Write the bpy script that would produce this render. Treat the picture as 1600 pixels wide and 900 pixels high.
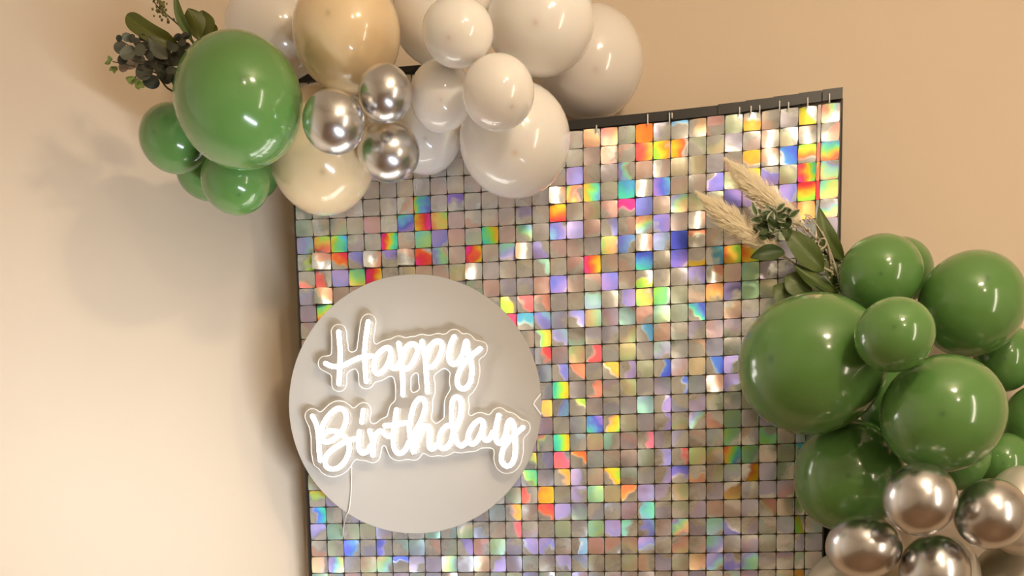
import bpy, bmesh, math, random
import numpy as np
from mathutils import Vector, Matrix, noise as mnoise

random.seed(7)
for o in list(bpy.data.objects):
    bpy.data.objects.remove(o)
SC = bpy.context.scene
COL = SC.collection

# ------------------------------------------------------------------ camera
F, CX, CY, CAMZ = 1600.0, 800.0, 869.0, 1.30
cam_data = bpy.data.cameras.new('camera')
cam_data.sensor_width = 36.0
cam_data.lens = 36.0
cam_data.shift_y = (CY - 450.0) / 1600.0
cam_data.clip_start = 0.02
cam = bpy.data.objects.new('camera', cam_data)
cam.location = (0, 0, CAMZ)
cam.rotation_euler = (math.pi / 2, 0, 0)
COL.objects.link(cam)
SC.camera = cam

# ------------------------------------------------------------------ world, lights, exposure
world = bpy.data.worlds.new('world')
SC.world = world
world.use_nodes = True
world.node_tree.nodes['Background'].inputs[0].default_value = (1.0, 0.86, 0.70, 1)
world.node_tree.nodes['Background'].inputs[1].default_value = 0.05
SC.view_settings.view_transform = 'Standard'
SC.view_settings.look = 'None'
SC.view_settings.gamma = 1.0
SC.view_settings.use_curve_mapping = False
SC.view_settings.exposure = 0.0

KEY = Vector((0.62, 0.25, 2.42))


def point_light(name, loc, power, radius, color):
    d = bpy.data.lights.new(name, 'POINT')
    d.energy = power
    d.shadow_soft_size = radius
    d.color = color
    o = bpy.data.objects.new(name, d)
    o.location = loc
    COL.objects.link(o)


def area_light(name, loc, target, power, sx, sy, color, spread=180):
    d = bpy.data.lights.new(name, 'AREA')
    d.shape = 'RECTANGLE'
    d.size, d.size_y = sx, sy
    d.spread = math.radians(spread)
    d.energy = power
    d.color = color
    o = bpy.data.objects.new(name, d)
    o.location = loc
    o.rotation_euler = (Vector(target) - Vector(loc)).to_track_quat('-Z', 'Y').to_euler()
    COL.objects.link(o)


WARM = (1.0, 0.80, 0.56)
for dx, dy in ((-0.05, 0.0), (0.05, 0.02), (0.02, -0.08)):
    point_light('ceiling_bulb', KEY + Vector((dx, dy, 0)), 9.8, 0.035, WARM)
# a tall lamp standing in the room to the right of the camera
area_light('tall_lamp', (1.35, 0.35, 1.55), (0.2, 1.7, 1.55), 6.0, 0.10, 1.1, (1.0, 0.86, 0.70))
# second ceiling fixture further back in the room
point_light('ceiling_bulb', (0.9, -1.3, 2.45), 24.0, 0.08, WARM)


# cool white light added out of view to brighten the splayed wall at left
area_light('added_wash_light', (0.16, 0.95, 1.06), (-0.78, 1.56, 1.43), 5.7, 0.50, 0.05, (0.80, 0.90, 1.0), 95)


# ------------------------------------------------------------------ helpers
def ray(x, y):
    return Vector(((x - CX) / F, 1.0, (CY - y) / F))


def at(x, y, d):
    r = ray(x, y)
    return Vector((r.x * d, d, CAMZ + r.z * d))


def link(name, verts, faces, mats, parent=None, smooth=True, loc=None):
    me = bpy.data.meshes.new(name)
    if loc is not None:
        verts = [Vector(v) - loc for v in verts]
    me.from_pydata([tuple(v) for v in verts], [], faces)
    for m in (mats if isinstance(mats, (list, tuple)) else [mats]):
        me.materials.append(m)
    if smooth:
        me.polygons.foreach_set('use_smooth', [True] * len(me.polygons))
    me.update()
    o = bpy.data.objects.new(name, me)
    COL.objects.link(o)
    if loc is not None:
        o.location = loc
    if parent is not None:
        par(o, parent)
    return o


def par(o, parent):
    """parent, keeping world placement (parents are only ever translated)"""
    o.parent = parent
    wl = Vector((0, 0, 0))
    p = parent
    while p is not None:
        wl += p.location
        p = p.parent
    o.location = o.location - wl


def empty(name, loc):
    o = bpy.data.objects.new(name, None)
    o.empty_display_size = 0.05
    o.location = loc
    COL.objects.link(o)
    return o


def tag(o, label=None, cat=None, group=None, kind=None):
    if label: o['label'] = label
    if cat: o['category'] = cat
    if group: o['group'] = group
    if kind: o['kind'] = kind
    return o


class MB:
    def __init__(self):
        self.v, self.f = [], []

    def add(self, vs, fs):
        n = len(self.v)
        self.v += [Vector(p) for p in vs]
        self.f += [tuple(i + n for i in q) for q in fs]

    def box(self, c, ax, ay, az):
        """box from centre and three half-axis vectors"""
        c, ax, ay, az = map(Vector, (c, ax, ay, az))
        vs = [c + sx * ax + sy * ay + sz * az for sx in (-1, 1) for sy in (-1, 1) for sz in (-1, 1)]
        self.add(vs, [(0, 1, 3, 2), (4, 6, 7, 5), (0, 4, 5, 1), (2, 3, 7, 6), (0, 2, 6, 4), (1, 5, 7, 3)])

    def tube(self, pts, r, n=8, caps=True):
        pts = [Vector(p) for p in pts]
        rad = r if isinstance(r, (list, tuple)) else [r] * len(pts)
        rings = []
        t0 = (pts[1] - pts[0]).normalized()
        u = t0.cross(Vector((0, 1, 0)))
        if u.length < 1e-3: u = t0.cross(Vector((1, 0, 0)))
        u.normalize()
        vs, fs = [], []
        for i, p in enumerate(pts):
            a = pts[max(i - 1, 0)]
            b = pts[min(i + 1, len(pts) - 1)]
            t = (b - a)
            t = t.normalized() if t.length > 1e-9 else t0
            u = (u - t * u.dot(t))
            u = u.normalized() if u.length > 1e-6 else t.orthogonal().normalized()
            w = t.cross(u)
            for k in range(n):
                an = 2 * math.pi * k / n
                vs.append(p + (u * math.cos(an) + w * math.sin(an)) * rad[i])
        for i in range(len(pts) - 1):
            for k in range(n):
                fs.append((i * n + k, i * n + (k + 1) % n, (i + 1) * n + (k + 1) % n, (i + 1) * n + k))
        if caps:
            # rounded ends
            for (i, s) in ((0, -1), (len(pts) - 1, 1)):
                a = pts[i]
                nb = pts[1] if i == 0 else pts[-2]
                t = (a - nb).normalized()
                base = i * n
                vs2 = []
                m = len(vs)
                for k in range(n):
                    d = vs[base + k] - a
                    vs2.append(a + d * 0.72 + t * rad[i] * 0.62)
                vs += vs2
                vs.append(a + t * rad[i] * 0.95)
                for k in range(n):
                    q = (base + k, base + (k + 1) % n, m + (k + 1) % n, m + k)
                    fs.append(q if s > 0 else q[::-1])
                    q = (m + k, m + (k + 1) % n, m + n)
                    fs.append(q if s > 0 else q[::-1])
        self.add(vs, fs)

    def build(self, name, mats, parent=None, smooth=True, loc=None):
        return link(name, self.v, self.f, mats, parent, smooth, loc)


def spline(pts, sub=6):
    """Catmull-Rom through 2D/3D points"""
    P = [Vector(p) for p in pts]
    if len(P) < 3:
        return [P[0].lerp(P[-1], k / sub) for k in range(sub + 1)]
    out = []
    for i in range(len(P) - 1):
        p0 = P[i - 1] if i else P[0] * 2 - P[1]
        p1, p2 = P[i], P[i + 1]
        p3 = P[i + 2] if i + 2 < len(P) else P[-1] * 2 - P[-2]
        for k in range(sub):
            t = k / sub
            out.append(0.5 * ((2 * p1) + (p2 - p0) * t + (2 * p0 - 5 * p1 + 4 * p2 - p3) * t * t
                              + (3 * p1 - p0 - 3 * p2 + p3) * t ** 3))
    out.append(P[-1])
    return out


# ------------------------------------------------------------------ materials
def new_mat(name):
    m = bpy.data.materials.new(name)
    m.use_nodes = True
    nt = m.node_tree
    return m, nt, nt.nodes['Principled BSDF']


def N(nt, typ, **kw):
    n = nt.nodes.new(typ)
    for k, v in kw.items():
        setattr(n, k, v)
    return n


def L(nt, a, b):
    nt.links.new(a, b)


def mth(nt, op, a, b=None, c=None, clamp=False):
    n = N(nt, 'ShaderNodeMath', operation=op, use_clamp=clamp)
    for i, x in enumerate((a, b, c)):
        if x is None: continue
        if isinstance(x, (int, float)): n.inputs[i].default_value = x
        else: L(nt, x, n.inputs[i])
    return n.outputs[0]


def simple(name, col, rough=0.5, metal=0.0, noise=0.0, scale=30.0, bump=0.0, **kw):
    m, nt, b = new_mat(name)
    b.inputs['Base Color'].default_value = (*col, 1)
    b.inputs['Roughness'].default_value = rough
    b.inputs['Metallic'].default_value = metal
    for k, v in kw.items():
        b.inputs[k].default_value = v
    if noise or bump:
        tc = N(nt, 'ShaderNodeTexCoord')
        nz = N(nt, 'ShaderNodeTexNoise')
        nz.inputs['Scale'].default_value = scale
        nz.inputs['Detail'].default_value = 4
        L(nt, tc.outputs['Object'], nz.inputs['Vector'])
        if noise:
            mx = N(nt, 'ShaderNodeMix', data_type='RGBA')
            mx.inputs['A'].default_value = (*[c * (1 - noise) for c in col], 1)
            mx.inputs['B'].default_value = (*[min(1, c * (1 + noise)) for c in col], 1)
            L(nt, nz.outputs[0], mx.inputs['Factor'])
            L(nt, mx.outputs['Result'], b.inputs['Base Color'])
        if bump:
            bp = N(nt, 'ShaderNodeBump')
            bp.inputs['Strength'].default_value = bump
            bp.inputs['Distance'].default_value = 0.002
            L(nt, nz.outputs[0], bp.inputs['Height'])
            L(nt, bp.outputs[0], b.inputs['Normal'])
    return m


def balloon_mat(name, col, dark, rough=0.16, sss=0.0, metal=0.0, coat=0.4):
    """latex; the thick tip of the balloon (local +Z pole of its object) is a little darker"""
    m, nt, b = new_mat(name)
    at_ = N(nt, 'ShaderNodeAttribute', attribute_name='tip')
    rp = N(nt, 'ShaderNodeValToRGB')
    rp.color_ramp.elements[0].position = 0.0
    rp.color_ramp.elements[0].color = (*col, 1)
    e = rp.color_ramp.elements[1]
    e.position = 1.0
    e.color = (*dark, 1)
    e2 = rp.color_ramp.elements.new(0.55)
    e2.color = (*[c * 0.94 for c in col], 1)
    L(nt, at_.outputs['Fac'], rp.inputs[0])
    L(nt, rp.outputs[0], b.inputs['Base Color'])
    b.inputs['Roughness'].default_value = rough
    b.inputs['Metallic'].default_value = metal
    b.inputs['Coat Weight'].default_value = coat
    b.inputs['Coat Roughness'].default_value = 0.06
    if sss:
        b.inputs['Subsurface Weight'].default_value = sss
        b.inputs['Subsurface Radius'].default_value = (0.06, 0.04, 0.025)
        b.inputs['Subsurface Scale'].default_value = 0.5
    return m


M = {}
M['wall'] = simple('wall_paint', (0.69, 0.565, 0.43), 0.75, noise=0.02, scale=3.0, bump=0.02)
M['room'] = simple('room_paint', (0.84, 0.82, 0.78), 0.8, noise=0.02, scale=3.0)
M['ceiling'] = simple('ceiling_paint', (0.86, 0.83, 0.78), 0.8, noise=0.02, scale=3.0)
M['floor'] = simple('floor_wood', (0.26, 0.16, 0.09), 0.45, noise=0.3, scale=5.0)
M['green'] = balloon_mat('sage_latex', (0.118, 0.265, 0.068), (0.07, 0.165, 0.05))
M['white'] = balloon_mat('white_latex', (0.95, 0.92, 0.89), (0.78, 0.70, 0.62), sss=0.4)
M['shaded_white'] = balloon_mat('shaded_white_latex', (0.84, 0.79, 0.75), (0.72, 0.65, 0.58))  # same white latex, with the shade on the rear balloons put into its colour
M['beige'] = balloon_mat('sand_latex', (0.84, 0.66, 0.41), (0.62, 0.45, 0.26), sss=0.3)
M['chrome'] = balloon_mat('silver_chrome_latex', (0.66, 0.65, 0.65), (0.5, 0.49, 0.48), rough=0.27, metal=1.0, coat=0.15)
M['pearl'] = balloon_mat('pearl_white_latex', (0.72, 0.68, 0.60), (0.5, 0.45, 0.4), rough=0.25, metal=0.35, coat=0.3)
M['greige'] = balloon_mat('greige_pearl_latex', (0.42, 0.37, 0.29), (0.3, 0.25, 0.2), rough=0.28, metal=0.4, coat=0.3)
M['black'] = simple('black_plastic', (0.018, 0.016, 0.015), 0.42)
M['grid'] = simple('backing_grid_plastic', (0.12, 0.105, 0.08), 0.5)
M['tie'] = simple('white_zip_tie', (0.75, 0.73, 0.70), 0.35)
M['disc'] = simple('frosted_white_acrylic', (0.53, 0.495, 0.45), 0.38, noise=0.01, scale=4)
M['cord'] = simple('clear_white_cord', (0.7, 0.66, 0.6), 0.3)


def neon_mat():
    m, nt, b = new_mat('white_neon_flex')
    b.inputs['Base Color'].default_value = (0.9, 0.88, 0.85, 1)
    b.inputs['Emission Color'].default_value = (1.0, 0.95, 0.88, 1)
    b.inputs['Emission Strength'].default_value = 8.0
    return m


M['neon'] = neon_mat()
M['neon_base'] = simple('white_silicone_base', (0.8, 0.78, 0.75), 0.5, **{'Emission Color': (1.0, 0.95, 0.88, 1), 'Emission Strength': 1.5})


def acrylic_mat():
    m, nt, b = new_mat('clear_acrylic')
    b.inputs['Base Color'].default_value = (0.97, 0.95, 0.93, 1)
    b.inputs['Roughness'].default_value = 0.05
    tr = N(nt, 'ShaderNodeBsdfTransparent')
    tr.inputs[0].default_value = (0.97, 0.96, 0.95, 1)
    df = N(nt, 'ShaderNodeBsdfTranslucent')
    df.inputs[0].default_value = (0.95, 0.92, 0.88, 1)
    gl = N(nt, 'ShaderNodeBsdfGlossy')
    gl.inputs['Roughness'].default_value = 0.05
    m1 = N(nt, 'ShaderNodeMixShader')
    m1.inputs[0].default_value = 0.12
    L(nt, tr.outputs[0], m1.inputs[1]); L(nt, df.outputs[0], m1.inputs[2])
    di = N(nt, 'ShaderNodeBsdfDiffuse')
    di.inputs[0].default_value = (0.95, 0.92, 0.88, 1)
    m0 = N(nt, 'ShaderNodeMixShader')
    m0.inputs[0].default_value = 0.035
    fr = N(nt, 'ShaderNodeFresnel')
    m2 = N(nt, 'ShaderNodeMixShader')
    L(nt, fr.outputs[0], m2.inputs[0])
    L(nt, m1.outputs[0], m0.inputs[1]); L(nt, di.outputs[0], m0.inputs[2])
    L(nt, m0.outputs[0], m2.inputs[1]); L(nt, gl.outputs[0], m2.inputs[2])
    nt.nodes.remove(b)
    L(nt, m2.outputs[0], nt.nodes['Material Output'].inputs[0])
    return m


M['acrylic'] = acrylic_mat()
M['edge'] = simple('glowing_acrylic_edge', (0.95, 0.92, 0.88), 0.2, **{'Emission Color': (1.0, 0.95, 0.88, 1), 'Emission Strength': 0.12})  # faint emission stands in for neon light piped to the edge
HUE_K = 1.2          # how fast the film's colour turns with the viewing direction
RAINBOW = [(0.00, (0.95, 0.01, 0.35)), (0.10, (0.95, 0.02, 0.06)), (0.20, (1.0, 0.20, 0.01)), (0.31, (1.0, 0.70, 0.01)),
           (0.42, (0.40, 0.95, 0.05)), (0.54, (0.05, 0.85, 0.60)), (0.64, (0.08, 0.50, 1.0)), (0.74, (0.05, 0.10, 0.95)),
           (0.87, (0.35, 0.22, 0.95)), (1.00, (0.95, 0.01, 0.35))]


def holo_mat():
    m, nt, b = new_mat('holographic_film')
    fa = N(nt, 'ShaderNodeAttribute', attribute_name='film')      # phase0, phase1, cover
    fb = N(nt, 'ShaderNodeAttribute', attribute_name='grating')   # gx, gy, strength
    fc = N(nt, 'ShaderNodeAttribute', attribute_name='cell')      # u, v, seed
    sa = N(nt, 'ShaderNodeSeparateXYZ'); L(nt, fa.outputs['Vector'], sa.inputs[0])
    sb = N(nt, 'ShaderNodeSeparateXYZ'); L(nt, fb.outputs['Vector'], sb.inputs[0])
    scx = N(nt, 'ShaderNodeSeparateXYZ'); L(nt, fc.outputs['Vector'], scx.inputs[0])
    # crinkle noise per tile
    vm = N(nt, 'ShaderNodeVectorMath', operation='MULTIPLY')
    L(nt, fc.outputs['Vector'], vm.inputs[0]); vm.inputs[1].default_value = (1.6, 1.6, 57.0)
    nz = N(nt, 'ShaderNodeTexNoise'); nz.inputs['Scale'].default_value = 1.0; nz.inputs['Detail'].default_value = 1.5
    nz.inputs['Roughness'].default_value = 0.35
    L(nt, vm.outputs[0], nz.inputs['Vector'])
    n0 = mth(nt, 'SUBTRACT', nz.outputs[0], 0.5)
    g = mth(nt, 'MULTIPLY', mth(nt, 'SUBTRACT', scx.outputs[0], 0.5), sb.outputs[0])
    g = mth(nt, 'MULTIPLY_ADD', mth(nt, 'SUBTRACT', scx.outputs[1], 0.5), sb.outputs[1], g)
    g = mth(nt, 'ADD', g, 0.5)
    g = mth(nt, 'MULTIPLY_ADD', n0, 1.1, g)
    ge = N(nt, 'ShaderNodeNewGeometry')
    dt = N(nt, 'ShaderNodeVectorMath', operation='DOT_PRODUCT')
    L(nt, ge.outputs['Incoming'], dt.inputs[0]); dt.inputs[1].default_value = (0.8, 0.0, 0.6)
    dphi = mth(nt, 'MULTIPLY', dt.outputs['Value'], HUE_K)
    span = mth(nt, 'SUBTRACT', sa.outputs[1], sa.outputs[0])
    h = mth(nt, 'MULTIPLY_ADD', span, mth(nt, 'MULTIPLY', g, 1.0, clamp=True), sa.outputs[0])
    h = mth(nt, 'FRACT', mth(nt, 'ADD', h, dphi))
    rp = N(nt, 'ShaderNodeValToRGB')
    els = rp.color_ramp.elements
    els[0].position, els[0].color = RAINBOW[0][0], (*RAINBOW[0][1], 1)
    els[1].position, els[1].color = RAINBOW[-1][0], (*RAINBOW[-1][1], 1)
    for p, c in RAINBOW[1:-1]:
        e = els.new(p); e.color = (*c, 1)
    L(nt, h, rp.inputs[0])
    mk = mth(nt, 'MULTIPLY_ADD', mth(nt, 'SUBTRACT', sa.outputs[2], g), 3.6, 0.5, clamp=True)
    mk = mth(nt, 'MULTIPLY', mk, sb.outputs[2], clamp=True)
    mx = N(nt, 'ShaderNodeMix', data_type='RGBA')
    L(nt, mk, mx.inputs['Factor'])
    sil = N(nt, 'ShaderNodeMix', data_type='RGBA')
    sil.inputs['A'].default_value = (0.68, 0.715, 0.735, 1)
    sil.inputs['B'].default_value = (0.90, 0.94, 0.96, 1)
    L(nt, nz.outputs[0], sil.inputs['Factor'])
    L(nt, sil.outputs['Result'], mx.inputs['A'])
    pale = N(nt, 'ShaderNodeMix', data_type='RGBA')
    pale.inputs['Factor'].default_value = 0.06
    L(nt, rp.outputs[0], pale.inputs['A']); pale.inputs['B'].default_value = (1, 1, 1, 1)
    L(nt, pale.outputs['Result'], mx.inputs['B'])
    L(nt, mx.outputs['Result'], b.inputs['Base Color'])
    b.inputs['Metallic'].default_value = 0.75
    L(nt, mth(nt, 'MULTIPLY_ADD', mk, 0.30, 0.26), b.inputs['Roughness'])
    # the grating throws its colours off the mirror direction: shading normal leans inside the coloured patch
    ft = N(nt, 'ShaderNodeAttribute', attribute_name='lean')
    sc_ = N(nt, 'ShaderNodeVectorMath', operation='SCALE')
    L(nt, ft.outputs['Vector'], sc_.inputs[0]); L(nt, mk, sc_.inputs['Scale'])
    ad = N(nt, 'ShaderNodeVectorMath', operation='ADD')
    L(nt, ge.outputs['Normal'], ad.inputs[0]); L(nt, sc_.outputs[0], ad.inputs[1])
    nm = N(nt, 'ShaderNodeVectorMath', operation='NORMALIZE')
    L(nt, ad.outputs[0], nm.inputs[0])
    bp = N(nt, 'ShaderNodeBump'); bp.inputs['Strength'].default_value = 0.22; bp.inputs['Distance'].default_value = 0.004
    L(nt, nz.outputs[0], bp.inputs['Height']); L(nt, nm.outputs[0], bp.inputs['Normal']); L(nt, bp.outputs[0], b.inputs['Normal'])
    return m


M['holo'] = holo_mat()
def leaf_mat(name, col, back=None, rough=0.45, vein=0.25, edge=None):
    m, nt, b = new_mat(name)
    a = N(nt, 'ShaderNodeAttribute', attribute_name='leafuv')   # along, across
    s = N(nt, 'ShaderNodeSeparateXYZ'); L(nt, a.outputs['Vector'], s.inputs[0])
    ab = mth(nt, 'ABSOLUTE', s.outputs[1])
    rib = mth(nt, 'SUBTRACT', 1.0, mth(nt, 'MULTIPLY', ab, 9.0, clamp=True))
    wv = mth(nt, 'SINE', mth(nt, 'MULTIPLY_ADD', s.outputs[0], 34.0, mth(nt, 'MULTIPLY', ab, -14.0)))
    v = mth(nt, 'MULTIPLY_ADD', wv, 0.10, mth(nt, 'MULTIPLY', rib, 0.7))
    mx = N(nt, 'ShaderNodeMix', data_type='RGBA')
    mx.inputs['A'].default_value = (*col, 1)
    mx.inputs['B'].default_value = (*[min(1, c * (1 + 2.5 * vein)) for c in col], 1)
    L(nt, v, mx.inputs['Factor'])
    out = mx.outputs['Result']
    if edge:
        nz = N(nt, 'ShaderNodeTexNoise'); nz.inputs['Scale'].default_value = 90
        e = mth(nt, 'MULTIPLY', mth(nt, 'SUBTRACT', mth(nt, 'MULTIPLY_ADD', nz.outputs[0], 0.9, ab), 0.95), 6.0, clamp=True)
        m3 = N(nt, 'ShaderNodeMix', data_type='RGBA')
        L(nt, e, m3.inputs['Factor']); L(nt, out, m3.inputs['A']); m3.inputs['B'].default_value = (*edge, 1)
        out = m3.outputs['Result']
    L(nt, out, b.inputs['Base Color'])
    b.inputs['Roughness'].default_value = rough
    return m


M['olive'] = leaf_mat('olive_leaf', (0.085, 0.095, 0.012))
M['ruscus'] = leaf_mat('ruscus_leaf', (0.085, 0.125, 0.025))
M['ruscus_dark'] = leaf_mat('dark_ruscus_leaf', (0.045, 0.075, 0.02))
M['euca'] = leaf_mat('grey_eucalyptus_leaf', (0.12, 0.125, 0.09), vein=0.12, rough=0.6)
M['euca_dark'] = leaf_mat('dark_eucalyptus_leaf', (0.042, 0.047, 0.028), vein=0.12, rough=0.6)
M['euca_pink'] = leaf_mat('blush_eucalyptus_leaf', (0.33, 0.24, 0.17), vein=0.12, rough=0.6)
M['lime'] = leaf_mat('young_green_leaf', (0.16, 0.20, 0.045), vein=0.2)
M['varieg'] = leaf_mat('variegated_leaf', (0.075, 0.12, 0.035), edge=(0.50, 0.50, 0.40))
M['stem'] = simple('brown_stem', (0.07, 0.05, 0.025), 0.6, noise=0.2)
M['greenstem'] = simple('green_stem', (0.10, 0.12, 0.04), 0.5, noise=0.2)
M['twig'] = simple('bleached_twig', (0.62, 0.54, 0.42), 0.7, noise=0.1)
M['seed'] = simple('olive_seed', (0.17, 0.16, 0.035), 0.5, noise=0.35, scale=80)
M['pampas'] = simple('pampas_fluff', (0.95, 0.84, 0.62), 0.9, noise=0.05, scale=40)

# ------------------------------------------------------------------ backdrop plane and tile grid
GP = [(0, 0, 463.8, 346.7), (0, 1, 464, 371.8), (0, 3, 467, 424.4), (0, 6, 469.6, 505.6), (0, 16, 484.2, 764.7),
      (0, 18, 486, 818.7), (0, 21, 488.7, 895), (1, 0, 489, 345), (2, 0, 516.7, 342), (5, 0, 595, 338), (8, 0, 675, 333),
      (10, 0, 726.4, 329), (12, 0, 778.6, 325.5), (14, 0, 831, 321), (18, 0, 939.6, 314), (19, 0, 966.6, 311.5),
      (22, 0, 1047, 305.2), (25, 0, 1130.7, 296.2), (30, 0, 1276, 287), (25, -4, 1130.7, 182), (30, -4, 1277, 163),
      (22, -4, 1048, 192.5), (19, -4, 966, 202), (25, 8, 1129, 527.5), (25, 13, 1130, 668), (25, 16, 1130, 752),
      (25, 20, 1130, 863), (25, 21, 1130, 891), (29, 20, 1240.8, 861), (29, 16, 1241, 750), (16, 13, 890.7, 678),
      (19, 8, 969, 540), (1, 20, 512.5, 869.5), (6, 20, 640, 869), (0, -8, 455, 130), (8, -8, 672, 116)]
GP = np.array(GP, float)
_u, _v = GP[:, 0] / 30, GP[:, 1] / 20
_B = lambda u, v: np.stack([np.ones_like(u), u, v, u * u, u * v, v * v, u * u * v, u * v * v, u ** 3, v ** 3], -1)
CXY = np.linalg.lstsq(np.vstack([_B(_u, _v), 0.02 * np.eye(10)]), np.vstack([GP[:, 2:], np.zeros((10, 2))]), rcond=None)[0]


def grid_px(u, v):
    r = _B(np.array(u / 30.0), np.array(v / 20.0)) @ CXY
    return float(r[0]), float(r[1])


BN = Vector((0.150, 0.982, 0.116)).normalized()          # backdrop plane normal, away from the camera
P0 = at(463.8, 346.7, 1.825)
BD = BN.dot(P0 - Vector((0, 0, CAMZ)))
FRONT = -BN
BX = (Vector((1, 0, 0)) - BN * BN.x).normalized()        # to the right in the sheet
BZ = BX.cross(BN)                                        # up in the sheet
if BZ.z < 0: BZ = -BZ


def plane_depth(x, y, off=0.0):
    """camera depth where the pixel ray meets the sheet pushed off metres towards the viewer"""
    return (BD - off) / BN.dot(ray(x, y))


def onsheet(x, y, off=0.0):
    return at(x, y, plane_depth(x, y, off))


def guv(u, v, off=0.0):
    x, y = grid_px(u, v)
    return onsheet(x, y, off)


# ------------------------------------------------------------------ the room
yaw = math.atan2(BN.x, BN.y)
RX = Vector((math.cos(yaw), -math.sin(yaw), 0))          # along the back wall
RY = Vector((math.sin(yaw), math.cos(yaw), 0))           # towards the back wall
mid = onsheet(640, 420)
WALL_O = mid + RY * 0.20
wy = WALL_O.dot(RY)
XL, XR, YF, YB, ZC = -1.75, 2.6, -2.6, wy, 2.75


def rp(a, b, z):
    return RX * a + RY * b + Vector((0, 0, z))


def slab(name, c, hx, hy, hz, mat):
    mb = MB()
    mb.box(c, RX * hx, RY * hy, Vector((0, 0, hz)))
    return tag(mb.build(name, mat, smooth=False), kind='structure')


T = 0.06
xm, ym = (XL + XR) / 2, (YF + YB) / 2
slab('floor', rp(xm, ym, -T), (XR - XL) / 2 + 2 * T, (YB - YF) / 2 + 2 * T, T, M['floor'])
slab('ceiling', rp(xm, ym, ZC + T), (XR - XL) / 2 + 2 * T, (YB - YF) / 2 + 2 * T, T, M['ceiling'])
cor = at(478, 600, 1.95)
ca, cb = cor.dot(RX), cor.dot(RY)
YB = cb
slab('wall_back', rp((ca + XR) / 2, YB + T, ZC / 2), (XR - ca) / 2 + 0.12, T, ZC / 2, M['wall'])
SA = math.radians(32)
sd = RX * -math.cos(SA) + RY * -math.sin(SA)             # along the splayed wall, away from the corner
sn = RX * -math.sin(SA) + RY * math.cos(SA)              # behind it
slen = (ca - XL) / math.cos(SA)
mb = MB()
mb.box(rp(ca, cb, ZC / 2) + sd * slen / 2 + sn * T, sd * (slen / 2 + 0.1), sn * T, Vector((0, 0, ZC / 2)))
tag(mb.build('wall_splay', M['wall'], smooth=False), kind='structure')
slab('wall_front', rp(xm, YF - T, ZC / 2), (XR - XL) / 2 + 2 * T, T, ZC / 2, M['room'])
slab('wall_left', rp(XL - T, ym, ZC / 2), T, (YB - YF) / 2, ZC / 2, M['room'])
slab('wall_right', rp(XR + T, ym, ZC / 2), T, (YB - YF) / 2, ZC / 2, M['room'])

# ------------------------------------------------------------------ the shimmer backdrop
base = guv(15, 25.5)
root = empty('shimmer_backdrop', (base.x, base.y, 0.0))
tag(root, 'holographic silver square-tile shimmer wall with black top rail standing before the cream wall', 'backdrop')

# frame: rails and posts
back = -0.018


def rail(u0, u1, v, h, name='frame_rail', d=0.012, off=-0.004, n=10, parent=root):
    mb = MB()
    A = []
    for k in range(n + 1):
        u = u0 + (u1 - u0) * k / n
        a, b = guv(u, v - h / 2, off), guv(u, v + h / 2, off)
        A.append((a, b))
    vs, fs = [], []
    for a, b in A:
        vs += [a + FRONT * d * 0.5, a + FRONT * d, b + FRONT * d, b, b - FRONT * d, a - FRONT * d]
    m_ = 6
    for k in range(n):
        for q in range(m_):
            fs.append((k * m_ + q, k * m_ + (q + 1) % m_, (k + 1) * m_ + (q + 1) % m_, (k + 1) * m_ + q))
    fs.append(tuple(range(m_))[::-1])
    fs.append(tuple(n * m_ + q for q in range(m_)))
    mb.add(vs, fs)
    return mb.build(name, M['black'], parent, smooth=False)


rail(7.6, 29.0, -4.27, 0.52)
rail(0, 8.0, -8.22, 0.34)
for (u0, u1) in ((24.6, 26.1), (26.1, 27.6), (27.6, 28.95), (28.95, 30.15), (30.2, 31.25)):
    rail(u0, u1, -4.28 - 0.02 * (u0 - 25), 0.56 + 0.03 * (u0 - 24.6) / 6, 'rail_clip', d=0.0145, n=3)
# outer edge strip and posts down to the floor
for (u, v0) in ((0.15, -8.3), (31.0, -4.2), (15.5, -4.0)):
    a, b = guv(u, v0, -0.03), guv(u, 26.0, -0.03)
    dirn = (b - a).normalized()
    foot = a + dirn * ((0.02 - a.z) / dirn.z)
    mb = MB()
    mb.tube([a, foot], 0.011, 10)
    mb.build('frame_post', M['black'], root)
    mb = MB()
    f = foot.copy(); f.z = 0.016
    mb.tube([f - RY * -0.0 - RY * 0.22, f + RY * 0.03], 0.014, 8)
    mb.build('post_foot', M['black'], root)
mb = MB()
for v_ in (25.8,):
    mb.tube([guv(0.1, v_, -0.03), guv(15, v_, -0.03), guv(30.6, v_, -0.03)], 0.011, 8)
mb.build('frame_crossbar', M['black'], root)

# tile list: (u0, u1, v0, v1)
tiles = []
for i in range(8):
    for j in range(-8, 26):
        tiles.append((i, i + 1, j, j + 1))
for i in range(8, 30):
    for j in range(-4, 26):
        if i == 29 and j >= 6: continue
        tiles.append((i, i + 1, j, j + 1))
for j in range(-4, 26):
    if j < 6:
        tiles.append((30.0, 30.2, j, j + 1)); tiles.append((30.2, 31.2, j, j + 1))
    else:
        tiles.append((29.0, 29.58, j, j + 1)); tiles.append((29.58, 30.56, j, j + 1))

# backing grid of thin bars behind the tiles
mb = MB()


def bar(a, b, w):
    t = (b - a).normalized()
    s = t.cross(FRONT).normalized()
    mb.box((a + b) / 2, t * ((b - a).length / 2), s * w, FRONT * 0.0015)


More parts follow.
